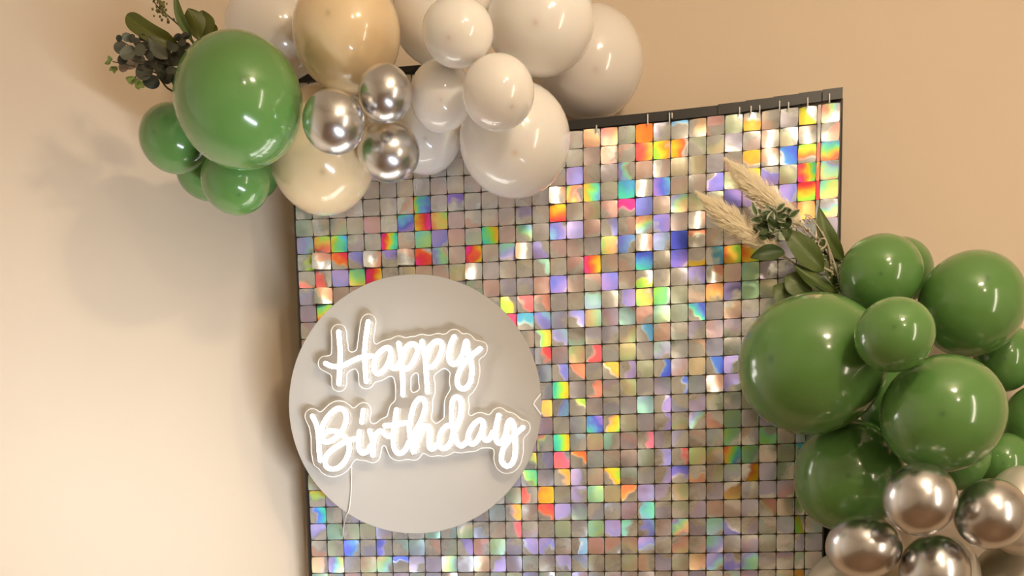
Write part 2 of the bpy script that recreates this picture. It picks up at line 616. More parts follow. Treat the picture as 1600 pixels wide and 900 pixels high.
for i in range(0, 31):
    j0 = -8 if i <= 8 else -4
    us = i if i else 0.03
    for j in range(j0, 26, 2):
        if i == 30 and j >= 6: continue
        heavy = 0.0021 if i in (8, 18, 25, 27, 28, 29, 30) else 0.0016
        bar(guv(us, j, 0), guv(us, min(j + 2, 26), 0), heavy)
for j in range(-4, 26):
    for u in ((30.2, 31.2) if j < 6 else (29.58, 30.56)):
        bar(guv(u - 0.01, j, 0), guv(u - 0.01, j + 1, 0), 0.0022)
for j in range(-8, 27):
    i0, i1 = (0, 8) if j < -4 else (0, 30)
    for i in range(i0, i1, 3):
        ie = min(i + 3, i1)
        if ie == 30: ie = 31.2 if j < 6 else 30.56
        bar(guv(i, j, 0), guv(ie, j, 0), 0.0015 if i < 24 else 0.002)
tag(mb.build('backing_grid', M['grid'], root, smooth=False), kind='stuff')

# film colours seen in the photograph: pixel -> (hue0, hue1, cover, gx, gy, strength[, hot])
MA, RE, OR, YE, GR, CY_, BL, IN, VI = 0.0, 0.10, 0.20, 0.31, 0.42, 0.55, 0.65, 0.74, 0.87
SP = [
 (1006, 212, OR, OR + .04, 1.4, .4, .3, 1), (1006, 240, RE, YE, 1.3, 1, 0, .95), (1033, 238, GR, OR, .95, 1, 0, 1), (1060, 236, YE, RE, .8, 1, 0, 1),
 (1060, 210, BL, BL, .25, 0, 1, .9), (925, 212, OR, YE, .9, .7, -.7, .55), (952, 212, RE, YE, 1.1, 1, .2, .6), (1088, 210, YE, OR, .6, -1, 0, .5),
 (952, 238, OR, RE, .7, 1, .3, .5), (978, 262, VI, OR, .6, 1, 0, .7), (1172, 192, YE, OR, .6, .3, -1, .9, 1), (1117, 192, RE, OR, .5, .5, .5, .4),
 (1262, 180, YE, GR, .6, 1, -.5, .95, 1), (1262, 212, OR, OR, .2, .5, .5, .4, 1), (1262, 246, GR, RE, .8, 0, 1, .95), (1262, 275, MA, CY_, 1.4, 1.1, 0, 1),
 (1265, 303, RE, GR, 1.3, 0, 1.2, 1), (1262, 330, OR, YE, 1.2, .5, .5, .8, 1), (1297, 175, OR, VI, .7, 1, .3, .55), (1297, 205, OR, RE, .55, -1, -.8, .5),
 (1297, 236, BL, OR, 1.3, 0, 1.1, .85), (1297, 268, OR, VI, .9, .5, -1, .55), (1297, 300, CY_, OR, 1.2, .3, 1, .7), (1297, 330, OR, VI, .7, 0, -1, .6),
 (1279, 275, YE, RE, 1.3, 0, .5, .9), (1279, 300, RE, RE, 1.4, 0, .5, 1), (1279, 240, RE, OR, 1, 0, .5, .7), (1234, 246, IN, BL, .85, -.9, .6, 1),
 (1172, 250, YE, OR, .7, -.3, .9, .95), (1200, 222, OR, YE, .4, .5, .5, .3, 1), (1200, 248, OR, OR, .5, .5, .5, .5, 1), (1200, 278, VI, IN, .8, .3, -1, .8),
 (1229, 305, VI, IN, .9, .5, .5, .8), (1172, 280, YE, CY_, .45, -.2, 1, .95), (1117, 285, IN, VI, .75, -.8, -.4, .85), (1145, 310, VI, IN, 1, -.8, .8, .85), (1172, 310, VI, VI, 1.2, .5, .3, .7),
 (976, 296, CY_, BL, 1.4, .3, -1, 1), (978, 326, MA, MA, .62, .1, .9, 1), (1033, 293, BL, VI, 1.2, -1, .5, .95), (1006, 292, OR, YE, .2, .5, .5, .3, 1),
 (925, 300, YE, BL, 1.4, 1.2, 0, .9), (898, 300, GR, MA, .7, 1, .3, .75), (872, 305, OR, YE, .4, -1, 0, .5, 1), (872, 333, YE, RE, 1.2, -.2, .9, 1),
 (898, 275, VI, IN, 1.2, .8, .5, .75), (872, 361, BL, VI, 1.1, .7, -.5, .8), (898, 361, VI, IN, 1.1, .5, .5, .65), (925, 413, MA, YE, 1.4, 1.1, 0, 1),
 (1006, 325, IN, IN, 1.2, .5, -.5, .8), (1060, 322, VI, OR, 1, .5, .5, .5), (1006, 405, IN, CY_, 1.3, -.3, 1, 1), (1060, 376, IN, IN, 1.3, .5, .5, 1), (1060, 405, IN, VI, 1.2, .5, .5, .95),
 (1033, 350, VI, IN, .9, -.8, .5, .85), (978, 383, IN, BL, .8, .7, .4, .85), (952, 383, GR, OR, .9, 1, .3, .7), (1006, 380, OR, YE, .3, -1, .3, .5, 1), (1088, 345, OR, YE, .2, -1, .3, .4, 1),
 (1088, 372, OR, YE, .35, 0, 1, .7, 1), (1033, 380, IN, BL, .8, .4, .5, .6), (1006, 350, OR, BL, 1, .3, 1, .6), (952, 350, IN, VI, .4, -1, 0, .7),
 (1117, 402, BL, CY_, .45, -1, .2, .9), (1143, 398, GR, OR, 1.3, -1, .1, .95), (1172, 397, OR, GR, 1.2, 1, .1, 1), (1088, 393, YE, YE, .25, 0, -1, .95), (1088, 430, VI, IN, .7, -.6, .8, .7),
 (1047, 460, GR, CY_, .75, .8, .2, .95), (1020, 460, GR, OR, .8, .7, -.2, .8), (1006, 428, GR, YE, .45, 0, -1, .9), (1115, 430, OR, YE, .4, -1, .5, .6, 1), (1115, 457, OR, YE, .8, .5, .5, .8),
 (1145, 455, VI, IN, .7, .6, 1, .7), (1172, 430, CY_, GR, .9, .5, .5, .5), (1172, 457, CY_, GR, .9, .5, .5, .5), (978, 460, VI, IN, .8, -1, .2, .75), (925, 465, BL, CY_, .9, .4, -1, .55),
 (872, 442, IN, VI, 1.1, .6, .4, .85), (952, 438, VI, IN, 1.1, .6, -.3, .85), (845, 385, VI, IN, .7, .6, -.8, .7), (845, 415, CY_, CY_, .3, -1, .6, .5),
 (765, 367, CY_, YE, 1.4, 1.1, -.3, 1), (742, 397, MA, YE, 1.4, 1.1, 0, 1), (792, 397, CY_, VI, 1, 0, 1, .6), (818, 397, OR, YE, .4, .8, .2, .4, 1), (742, 425, OR, YE, .3, .6, .3, .4, 1),
 (818, 362, BL, YE, .65, -.8, .8, .65), (818, 340, VI, VI, .5, -.5, .8, .5), (611, 378, MA, CY_, 1.4, 1.3, 0, 1), (663, 348, YE, MA, 1.4, 1.2, 0, 1), (637, 350, CY_, VI, 1.3, .2, 1, .85),
 (688, 348, OR, GR, 1.2, .9, -.3, .8), (662, 318, YE, VI, 1.2, .9, .2, .85), (714, 320, VI, VI, .55, 0, 1, .9), (663, 398, MA, YE, .75, .4, -.6, 1), (637, 318, OR, YE, .4, -.6, -.4, .5),
 (633, 405, OR, YE, .3, -.5, .6, .4, 1), (663, 375, CY_, GR, 1.2, .6, .6, .7), (690, 374, VI, IN, 1, .5, .5, .7), (690, 402, VI, OR, .8, .8, -.4, .6), (606, 408, VI, IN, .45, -.5, .9, .8),
 (505, 383, GR, RE, 1, -.4, .8, .9), (530, 383, YE, BL, 1.3, 1, -.3, .95), (480, 383, VI, CY_, 1, .8, .3, .5), (482, 410, GR, YE, .4, -1, -.3, .9), (505, 410, OR, YE, .35, -.3, 1, .6, 1), (532, 410, RE, YE, .7, -.8, .9, 1),
 (558, 408, IN, VI, .6, -1, .7, .7), (583, 408, OR, YE, .3, -1, -.3, .5, 1), (505, 438, RE, OR, .5, .9, -.4, .85), (585, 431, MA, YE, 1.2, 1.2, 0, 1), (530, 437, VI, IN, 1.2, .3, .9, .7), (482, 438, RE, CY_, .3, .2, -1, .7),
 (558, 437, CY_, YE, 1.1, -.5, .7, .8), (505, 465, OR, YE, .4, -.5, .5, .6, 1), (503, 490, CY_, RE, 1.3, .5, 1, .9), (482, 465, VI, BL, .7, -.5, -.5, .4), (480, 490, VI, VI, 1, .5, .5, .45),
 (788, 470, GR, YE, .6, .8, -.4, .9), (803, 473, RE, RE, .6, -.8, .5, .8), (803, 497, RE, MA, 1.3, .5, .3, .9), (836, 468, OR, RE, .5, -.7, .7, .6),
 (828, 512, BL, CY_, .5, 0, 1, .95), (852, 500, BL, VI, .8, -.5, .9, .75), (853, 527, YE, CY_, .75, -1, .5, .9), (880, 527, BL, VI, .7, -.8, .6, .6), (905, 503, IN, VI, .55, -.8, .7, .7), (930, 503, CY_, OR, 1, -1, 0, .45),
 (984, 497, CY_, BL, .8, .7, -.7, .5), (1010, 522, BL, BL, .4, -1, .3, .95), (1010, 497, OR, RE, .6, .5, .5, .4), (1040, 500, CY_, GR, .9, .5, .5, .45), (1095, 497, IN, GR, .75, -1, .8, .95),
 (856, 553, RE, OR, .4, -1, .2, .95), (933, 553, RE, RE, .6, -1, 0, .9), (905, 553, GR, OR, 1, .5, .6, .45), (984, 548, YE, GR, .9, .5, .5, .45), (1035, 548, CY_, VI, .9, .5, .5, .4),
 (1038, 575, IN, BL, .42, -1, 0, 1), (1120, 570, IN, BL, .6, -.9, .1, 1), (1145, 572, VI, IN, .6, .8, .3, .7), (985, 575, VI, VI, .5, -1, 0, .7), (960, 583, YE, OR, .5, -.7, .8, .9), (911, 583, OR, RE, .5, -.8, .7, .8), (885, 580, IN, VI, .4, -1, .4, .8),
 (878, 608, CY_, YE, 1.4, 1.1, .2, 1), (935, 605, OR, RE, .5, -1, 0, .7), (1070, 603, IN, BL, .35, -1, 0, .95), (1120, 600, OR, OR, .5, -.6, .6, .4, 1), (1145, 603, VI, IN, .7, .6, 1, .7),
 (1010, 627, CY_, BL, 1.1, .2, -.7, .6), (855, 632, YE, OR, .65, -1, 0, .85), (880, 632, BL, VI, .5, -1, -.4, .75), (902, 640, GR, YE, .3, -.8, .8, .9), (1043, 627, VI, IN, .45, -1, -.2, .8), (1090, 625, VI, VI, .8, 0, -1, .5),
 (932, 663, CY_, VI, 1.1, .8, -.3, .95), (963, 660, GR, RE, .55, -1, -.4, .95), (1043, 655, VI, IN, .35, -1, 0, .8), (1085, 653, VI, OR, .6, .8, .3, .55), (1110, 653, OR, RE, .6, .5, -.8, .5), (1140, 655, GR, CY_, .9, .5, .5, .4),
 (878, 690, CY_, YE, 1.4, 1.2, 0, 1), (852, 690, RE, VI, .5, .8, .5, .5), (1000, 690, YE, RE, .5, 1, 0, .75), (1010, 690, MA, RE, .4, -1, 0, .7), (955, 690, CY_, CY_, .5, .8, .2, .5), (1140, 692, GR, CY_, .6, .8, .4, .7),
 (1146, 712, OR, BL, 1.1, 1, .2, .9), (1170, 710, GR, CY_, .8, .5, .5, .6), (1200, 682, GR, CY_, .7, .5, -.6, .8), (1241, 708, BL, CY_, .7, -.7, .4, 1), (1178, 738, YE, RE, .55, -1, -.4, 1), (1040, 712, IN, VI, .6, -.8, .2, .7), (1070, 712, RE, OR, .3, -1, 0, .8), (1090, 712, GR, YE, 1, .4, .6, .5),
 (878, 715, RE, MA, .8, .4, -.6, .8), (905, 718, OR, YE, .35, -.6, .8, .95), (860, 715, VI, BL, .6, -1, 0, .5), (835, 718, YE, CY_, .35, -1, .4, .9), (830, 742, CY_, YE, .6, -.9, .6, .9), (870, 742, YE, OR, .5, -.9, .3, .9), (897, 742, VI, IN, .6, .9, .2, .6),
 (963, 740, GR, OR, .75, -.9, .4, 1), (1058, 742, IN, VI, .6, 0, 1, .9), (1040, 742, VI, IN, .5, -.8, 0, .7), (1095, 735, OR, YE, .4, 0, -.9, .6), (819, 772, RE, OR, .45, .8, 0, .8), (856, 772, YE, OR, .85, -.6, -.2, 1), (905, 768, VI, IN, .6, .5, .5, .6), (927, 768, CY_, GR, 1, .5, .3, .6),
 (978, 775, OR, YE, .4, .7, .8, .9), (1005, 768, VI, IN, 1, .6, .5, .65), (1038, 768, VI, VI, .6, .5, .5, .5), (1148, 760, YE, OR, .6, -.4, -.9, .7), (1202, 790, RE, GR, .6, -.8, .4, .5), (1255, 828, GR, YE, .8, .8, -.7, .95), (1248, 795, GR, GR, .5, -.6, .5, .7),
 (858, 800, RE, OR, .75, -.5, .4, .95), (815, 805, YE, RE, .45, -.8, .4, .9), (815, 828, RE, MA, .4, -1, 0, .8), (877, 805, VI, IN, .7, .6, .7, .7), (1015, 795, CY_, BL, .75, -1, .1, .85), (1015, 825, BL, VI, .6, -.8, .3, .8), (927, 825, CY_, GR, 1, .5, .3, .55), (955, 828, VI, IN, .8, -.5, .5, .7),
 (980, 825, CY_, BL, .4, .8, .2, .7), (1065, 825, VI, MA, .9, .5, .5, .55), (1118, 825, CY_, BL, 1, .5, .7, .55), (1145, 822, IN, VI, .5, .5, -.7, .7), (820, 855, VI, IN, .6, -.8, .5, .7), (850, 860, VI, BL, .6, .5, .5, .7), (1008, 852, VI, BL, .8, .3, .8, .75), (905, 855, BL, BL, .4, -.7, .2, .7), (1118, 852, CY_, VI, 1, .5, .8, .6),
 (880, 880, VI, IN, .6, -.5, .6, .6), (1145, 880, IN, VI, .6, .5, -.3, .8), (1118, 875, VI, CY_, 1, .5, .8, .65), (1175, 880, VI, GR, 1, .5, .5, .6), (1090, 880, YE, OR, .9, .5, .5, .5), (1240, 895, YE, OR, 1.3, 0, .5, .9),
 (492, 788, YE, CY_, .4, 0, 1.1, .9), (500, 805, CY_, VI, .6, -1.1, .3, .95), (490, 830, VI, IN, .5, .6, .8, .6), (545, 858, IN, BL, .8, .8, .2, .9), (598, 858, IN, VI, .5, 1, 0, .8), (625, 885, IN, IN, .4, -.2, 1, .9), (648, 885, VI, VI, .6, .5, .5, .4), (520, 885, VI, YE, 1.1, 1.2, 0, .6), (495, 885, YE, OR, .9, 1, 0, .45),
 (730, 855, VI, IN, .5, -.8, .6, .7), (700, 885, OR, BL, 1, .9, .4, .5), (755, 885, YE, OR, 1, .5, .5, .4), (780, 855, GR, CY_, 1, .5, .5, .4), (600, 885, YE, BL, .9, .8, .4, .5), (770, 885, VI, IN, .5, -.7, -.4, .7),
]
cent = {}
for k, t in enumerate(tiles):
    cent[k] = grid_px((t[0] + t[1]) / 2, (t[2] + t[3]) / 2)
spec = {}
for s in SP:
    best, bd = None, 1e9
    for k, (x, y) in cent.items():
        d = (x - s[0]) ** 2 + (y - s[1]) ** 2
        if d < bd and not (k in spec and d > 60):
            bd, best = d, k
    spec[best] = s

SIGN_PX, SIGN_R = (648.5, 631.0), (197.5, 203.0)


def tile_geo(k):
    u0, u1, v0, v1 = tiles[k]
    rnd = random.Random(1000 + k)
    s = spec.get(k)
    cx, cy = cent[k]
    wu = u1 - u0
    mu, mv = 0.02, 0.02
    n = 4
    # tilt and curl (as slopes / heights over the sheet, metres per metre)
    sx, sy = rnd.gauss(0, 0.05), rnd.gauss(0.03 if cy > 420 or cx < 900 else 0.12, 0.045)
    curl = rnd.gauss(0, 0.05)
    curlv = rnd.gauss(0.0, 0.04)
    twist = rnd.gauss(0, 0.05)
    if s and len(s) > 8:
        c = guv((u0 + u1) / 2, (v0 + v1) / 2)
        h = ((KEY - c).normalized() + (Vector((0, 0, CAMZ)) - c).normalized()).normalized()
        hn = h.dot(FRONT)
        sx, sy = -h.dot(BX) / hn * 0.8 + rnd.gauss(0, .03), -h.dot(BZ) / hn * 0.8 + rnd.gauss(0, .03)
        curl = rnd.choice((-1, 1)) * 0.16
    V, H, cells = [], [], []
    size = 0.029
    for a in range(n + 1):
        for b in range(n + 1):
            p, q = a / n, b / n
            pp, qq = p, q
            if a in (0, n) and b in (0, n):
                pp = 0.5 + (p - 0.5) * 0.95
                qq = 0.5 + (q - 0.5) * 0.95
            u = u0 + (mu + (1 - 2 * mu) * pp * 1.0 / 1.0) * wu if wu > 0.9 else u0 + (0.06 + 0.90 * pp) * wu
            v = v0 + mv + (1 - 2 * mv) * qq
            dx, dz = (p - .5) * size * wu, (.5 - q) * size
            h = sx * dx + sy * dz + curl * (dx * dx) / (size * .5) + curlv * dz * dz / (size * .5) + twist * dx * dz / (size * .5)
            H.append(h)
            V.append((u, v))
            cells.append((p, q))
    hm = min(H)
    P = [guv(u, v, 0.0) + FRONT * (0.0028 + h - hm) for (u, v), h in zip(V, H)]
    m_ = n + 1
    faces = []
    for a in range(n):
        for b in range(n):
            i = a * m_ + b
            faces.append((i, i + 1, i + m_ + 1, i + m_))
    rim = [a * m_ for a in range(m_)] + [n * m_ + b for b in range(1, m_)] + [a * m_ + n for a in range(n - 1, -1, -1)] + [b for b in range(n - 1, 0, -1)]
    nb = len(P)
    R_ = len(rim)
    for dz_ in (0.0, 0.0008):
        for i in rim:
            P.append(P[i] - FRONT * dz_)
            cells.append(cells[i])
    for q in range(R_):
        faces.append((nb + q, nb + (q + 1) % R_, nb + R_ + (q + 1) % R_, nb + R_ + q))
    # film
    if s:
        p0, p1, cov, gx, gy, st = s[2:8]
    else:
        low = cy > 480
        x = rnd.random()
        if low:
            p0 = rnd.choice((VI, VI, IN, BL, CY_, GR, OR, YE, VI))
            st = rnd.uniform(.10, .42)
        elif cx < 900 and cy < 340:
            p0 = rnd.choice((OR, OR, YE, VI, RE)); st = rnd.uniform(.03, .14)
        else:
            p0 = rnd.choice((OR, OR, RE, YE, VI, VI, GR)); st = rnd.uniform(.08, .36)
        p1 = p0 + rnd.uniform(-.25, .25)
        cov = rnd.uniform(.3, 1.1)
        an = rnd.uniform(0, 6.283)
        gx, gy = math.cos(an), math.sin(an)
    c = guv((u0 + u1) / 2, (v0 + v1) / 2)
    inc = (Vector((0, 0, CAMZ)) - c).normalized()
    dphi = HUE_K * (inc.x * 0.8 + inc.z * 0.6)
    film = (p0 - dphi + 3, p1 - dphi + 3, cov)
    hv = ((KEY - c).normalized() + inc).normalized()
    lean = hv / hv.dot(FRONT) - FRONT
    lean = lean * (0.9 if s and len(s) < 9 else 0.3)
    return P, faces, cells, film, (gx, gy, st), rnd.random(), tuple(lean)


def set_vec(me, name, data):
    a = me.attributes.new(name, 'FLOAT_VECTOR', 'POINT')
    a.data.foreach_set('vector', np.array(data, dtype=np.float32).ravel())


def shown(k):
    x, y = cent[k]
    if not (455 < x < 1600 and 0 < y < 905): return False
    if ((x - SIGN_PX[0]) / (SIGN_R[0] - 8)) ** 2 + ((y - SIGN_PX[1]) / (SIGN_R[1] - 8)) ** 2 < 1: return False
    if y < 285 - 0.1 * (x - 590) and x < 700: return False
    if ((x - 804) / 80) ** 2 + ((y - 218) / 86) ** 2 < 1: return False
    if x < 890 and y < 215: return False
    if x > 1260 and y > 360 and y < 760: return False
    for (bx, by, br) in ((1271, 567, 110), (1325, 743, 82), (505, 250, 80)):
        if (x - bx) ** 2 + (y - by) ** 2 < br * br: return False
    return True


vis = [k for k in range(len(tiles)) if shown(k) and tiles[k][1] - tiles[k][0] > 0.9]


def area_px(k):
    u0, u1, v0, v1 = tiles[k]
    a, b, c = grid_px(u0, v0), grid_px(u1, v0), grid_px(u0, v1)
    return abs((b[0] - a[0]) * (c[1] - a[1]) - (b[1] - a[1]) * (c[0] - a[0]))


vis.sort(key=lambda k: -area_px(k))
single = set(vis[:298])
SV, SF, SCe, SFi, SGr, SLe = [], [], [], [], [], []
for k in range(len(tiles)):
    P, faces, cells, film, gr, seed, lean = tile_geo(k)
    cellv = [(p, q, seed) for p, q in cells]
    if k in single:
        o = link('tile', P, faces, M['holo'], root, smooth=True, loc=P[12])
        me = o.data
        set_vec(me, 'cell', cellv)
        set_vec(me, 'film', [film] * len(P))
        set_vec(me, 'grating', [gr] * len(P))
        set_vec(me, 'lean', [lean] * len(P))
    else:
        n0 = len(SV)
        SV += P
        SF += [tuple(i + n0 for i in f) for f in faces]
        SCe += cellv
        SFi += [film] * len(P)
        SGr += [gr] * len(P)
        SLe += [lean] * len(P)
o = link('tiles', SV, SF, M['holo'], root)
set_vec(o.data, 'cell', SCe); set_vec(o.data, 'film', SFi); set_vec(o.data, 'grating', SGr); set_vec(o.data, 'lean', SLe)
tag(o, kind='stuff')

# white zip ties over the rail
for (x, y0, y1) in ((932, 196, 206), (1012, 179, 195), (1046, 177, 192), (1050, 177, 184), (1155.5, 168, 178), (1173.5, 166, 178), (1187, 165, 176), (1218, 158, 173),
                    (1232, 160, 171), (1262, 153, 166), (1296, 147, 160)):
    mb = MB()
    mb.tube([onsheet(x, y0, 0.0125), onsheet(x, (y0 + y1) / 2, 0.0135), onsheet(x, y1, 0.0125)], 0.0012, 6)
    mb.build('zip_tie', M['tie'], root)

# ------------------------------------------------------------------ neon sign
SG = 0.075                                   # disc face in front of the sheet
sc = onsheet(*SIGN_PX, SG)
sroot = empty('neon_sign', sc - FRONT * SG)
tag(sroot, 'round white disc neon sign reading Happy Birthday in glowing script, mounted on the shimmer wall', 'neon sign')
mb = MB()
n = 128
prof = [(0.0, 0.0), (0.9965, 0.0), (1.0, -0.0015), (1.0, -0.0045), (0.9965, -0.006), (0.0, -0.006)]
vs, fs = [], []
for (rr, off) in prof[1:5]:
    for k in range(n):
        a = 2 * math.pi * k / n
        # small clear-cut notch at the right rim
        x = SIGN_PX[0] + SIGN_R[0] * rr * math.cos(a)
        y = SIGN_PX[1] - SIGN_R[1] * rr * math.sin(a)
        vs.append(onsheet(x, y, SG) + FRONT * off)
for q in range(3):
    for k in range(n):
        fs.append((q * n + k, q * n + (k + 1) % n, (q + 1) * n + (k + 1) % n, (q + 1) * n + k))
fs.append(tuple(range(n))[::-1]); fs.append(tuple(3 * n + k for k in range(n)))
mb.add(vs, fs)
disc = mb.build('disc', M['disc'], sroot, smooth=False)
# rim clip at the right
mb = MB()
cp = [(844.5, 616), (835, 628), (834, 632), (845, 647)]
mb.tube([onsheet(x, y, SG + 0.002) for x, y in cp], 0.0013, 6)
mb.build('rim_clip', M['edge'], sroot)
# stand-offs holding the disc
for (x, y) in ((560, 520), (740, 520), (560, 745), (740, 745)):
    mb = MB()
    mb.tube([onsheet(x, y, SG - 0.006), onsheet(x, y, 0.001)], 0.006, 10, caps=False)
    mb.build('standoff', M['tie'], sroot)


def tr(pts, ox, oy, s):
    return [(ox + x / s, oy + y / s) for x, y in pts]


HA = lambda p: tr(p, 470, 480, 5.333)
B1_ = lambda p: tr(p, 470, 600, 6.0)
B2_ = lambda p: tr(p, 640, 600, 6.0)
LETTERS = [
 [HA([(315, 205), (326, 330), (326, 450), (318, 640)]), HA([(562, 120), (542, 260), (532, 400), (545, 620)]), HA([(205, 468), (260, 492), (340, 490), (420, 452), (500, 418), (592, 405)])],
 [HA([(750, 370), (735, 338), (695, 345), (645, 390), (612, 455), (612, 520), (640, 555), (690, 525), (730, 465), (752, 395), (750, 440), (752, 490), (775, 510), (805, 495), (835, 440)])],
 [HA([(815, 300), (836, 420), (847, 560), (852, 732)]), HA([(840, 430), (868, 350), (915, 308), (962, 318), (972, 375), (938, 455), (895, 508), (855, 512)])],
 [HA([(1010, 285), (1036, 420), (1046, 560), (1056, 708)]), HA([(1040, 430), (1070, 340), (1118, 288), (1165, 290), (1178, 340), (1150, 425), (1105, 488), (1060, 500)])],
 [HA([(1278, 245), (1250, 310), (1235, 390), (1242, 450), (1275, 475), (1318, 445), (1352, 380), (1372, 295), (1385, 290), (1392, 360), (1418, 450), (1425, 540), (1412, 625), (1368, 678), (1318, 665), (1303, 605), (1330, 520), (1380, 445), (1440, 390), (1495, 345)])],
 [B1_([(108, 300), (150, 390), (168, 520), (172, 620), (182, 718)]),
  B1_([(185, 470), (200, 405), (250, 310), (315, 245), (370, 228), (418, 265), (425, 340), (398, 420), (340, 490), (270, 538), (218, 538), (207, 490), (250, 447), (310, 440), (375, 470), (432, 520), (455, 580), (448, 650), (410, 730), (350, 785), (290, 798), (242, 775), (227, 720), (250, 660), (310, 605), (400, 550), (505, 512)])],
 [B1_([(550, 445), (541, 540), (547, 612), (577, 648), (622, 632), (655, 580)]), B1_([(586, 245), (572, 360)])],
 [B1_([(645, 438), (670, 520), (680, 600), (675, 668)]), B1_([(680, 565), (692, 500), (722, 452), (758, 442), (785, 468), (820, 490), (850, 482)])],
 [B1_([(897, 240), (882, 360), (867, 480), (871, 580), (897, 638), (940, 648), (985, 608), (1015, 540)]), B1_([(788, 390), (880, 384), (982, 362)])],
 [B2_([(12, 540), (-2, 400), (18, 290), (45, 195), (95, 135), (138, 158), (145, 230), (110, 340), (52, 450), (25, 540), (40, 645), (62, 560), (100, 445), (150, 392), (185, 430), (181, 520), (187, 590), (217, 608), (255, 565)])],
 [B2_([(385, 385), (335, 400), (287, 470), (277, 560), (302, 603), (347, 593), (392, 530), (412, 450), (460, 350), (483, 250), (478, 155), (440, 120), (402, 160), (394, 260), (396, 360), (420, 480), (452, 560), (492, 578), (532, 545)])],
 [B2_([(695, 400), (688, 355), (650, 340), (592, 390), (552, 470), (552, 538), (592, 562), (642, 518), (680, 430), (690, 385), (684, 450), (692, 502), (722, 528), (752, 508), (780, 450)])],
 [B2_([(835, 292), (811, 400), (803, 480), (822, 543), (860, 550), (900, 470), (920, 370), (950, 340), (975, 390), (987, 480), (991, 600), (984, 690), (950, 755), (902, 768), (862, 720), (873, 622), (930, 530), (1000, 462), (1062, 408)])],
]
TG = SG + 0.024
samples = []
for strokes in LETTERS:
    mb = MB()
    for st in strokes:
        c2 = spline([(x, y, 0) for x, y in st], 5)
        samples += [(p.x, p.y) for p in c2]
        mb.tube([onsheet(p.x, p.y, TG) for p in c2], 0.0041, 10)
    lo = mb.build('neon_letter', [M['neon'], M['neon_base']], sroot)
    for p in lo.data.polygons:                      # weaker glow put into the flex's back for the halo on the disc
        p.material_index = 1 if p.normal.dot(FRONT) < -0.45 else 0

# clear acrylic backing cut round the lettering: closed offset of the strokes, traced with marching squares
st_ = 2.0
x0, y0, x1, y1 = 470, 470, 850, 760
gx = np.arange(x0, x1 + .1, st_); gy = np.arange(y0, y1 + .1, st_)
XX, YY = np.meshgrid(gx, gy)
S = np.array(samples)
D = np.sqrt(((XX[..., None] - S[:, 0]) ** 2 + (YY[..., None] - S[:, 1]) ** 2).min(-1))
outp = np.stack([XX[D > 15.5], YY[D > 15.5]], -1)
D2 = np.full(XX.shape, 0.0)
for r in range(XX.shape[0]):
    D2[r] = np.sqrt(((XX[r][:, None] - outp[None, :, 0]) ** 2 + (YY[r][:, None] - outp[None, :, 1]) ** 2).min(-1))
FLD = D2 - 4.137         # inside where positive
segs = {}


def lerp_edge(a, b, fa, fb):
    if a > b:
        a, b, fa, fb = b, a, fb, fa
    t = fa / (fa - fb)
    return (round(a[0] + (b[0] - a[0]) * t, 3), round(a[1] + (b[1] - a[1]) * t, 3))


ny, nx = FLD.shape
for r in range(ny - 1):
    for c in range(nx - 1):
        q = [(gx[c], gy[r]), (gx[c + 1], gy[r]), (gx[c + 1], gy[r + 1]), (gx[c], gy[r + 1])]
        fq = [FLD[r, c], FLD[r, c + 1], FLD[r + 1, c + 1], FLD[r + 1, c]]
        ent, ext = [], []
        for e in range(4):
            a, b = fq[e] > 0, fq[(e + 1) % 4] > 0
            if a != b:
                p = lerp_edge(q[e], q[(e + 1) % 4], fq[e], fq[(e + 1) % 4])
                (ext if a else ent).append(p)
        for p, w in zip(ext, ent):
            segs[p] = w
loops = []
while segs:
    s0 = next(iter(segs)); lp = [s0]; cur = segs.pop(s0)
    while cur in segs:
        lp.append(cur); cur = segs.pop(cur)
    if len(lp) > 20: loops.append(lp)


def smooth_loop(lp, it=6):
    a = np.array(lp)
    for _ in range(it):
        a = 0.25 * np.roll(a, 1, 0) + 0.5 * a + 0.25 * np.roll(a, -1, 0)
    return a[::2]


loops = [smooth_loop(l) for l in loops]
AG = SG + 0.015


def area2(l):
    return 0.5 * float(np.sum(l[:, 0] * np.roll(l[:, 1], -1) - np.roll(l[:, 0], -1) * l[:, 1]))


def inside(p, l):
    c = False
    for i in range(len(l)):
        (xa, ya), (xb, yb) = l[i], l[i - 1]
        if (ya > p[1]) != (yb > p[1]) and p[0] < (xb - xa) * (p[1] - ya) / (yb - ya) + xa:
            c = not c
    return c


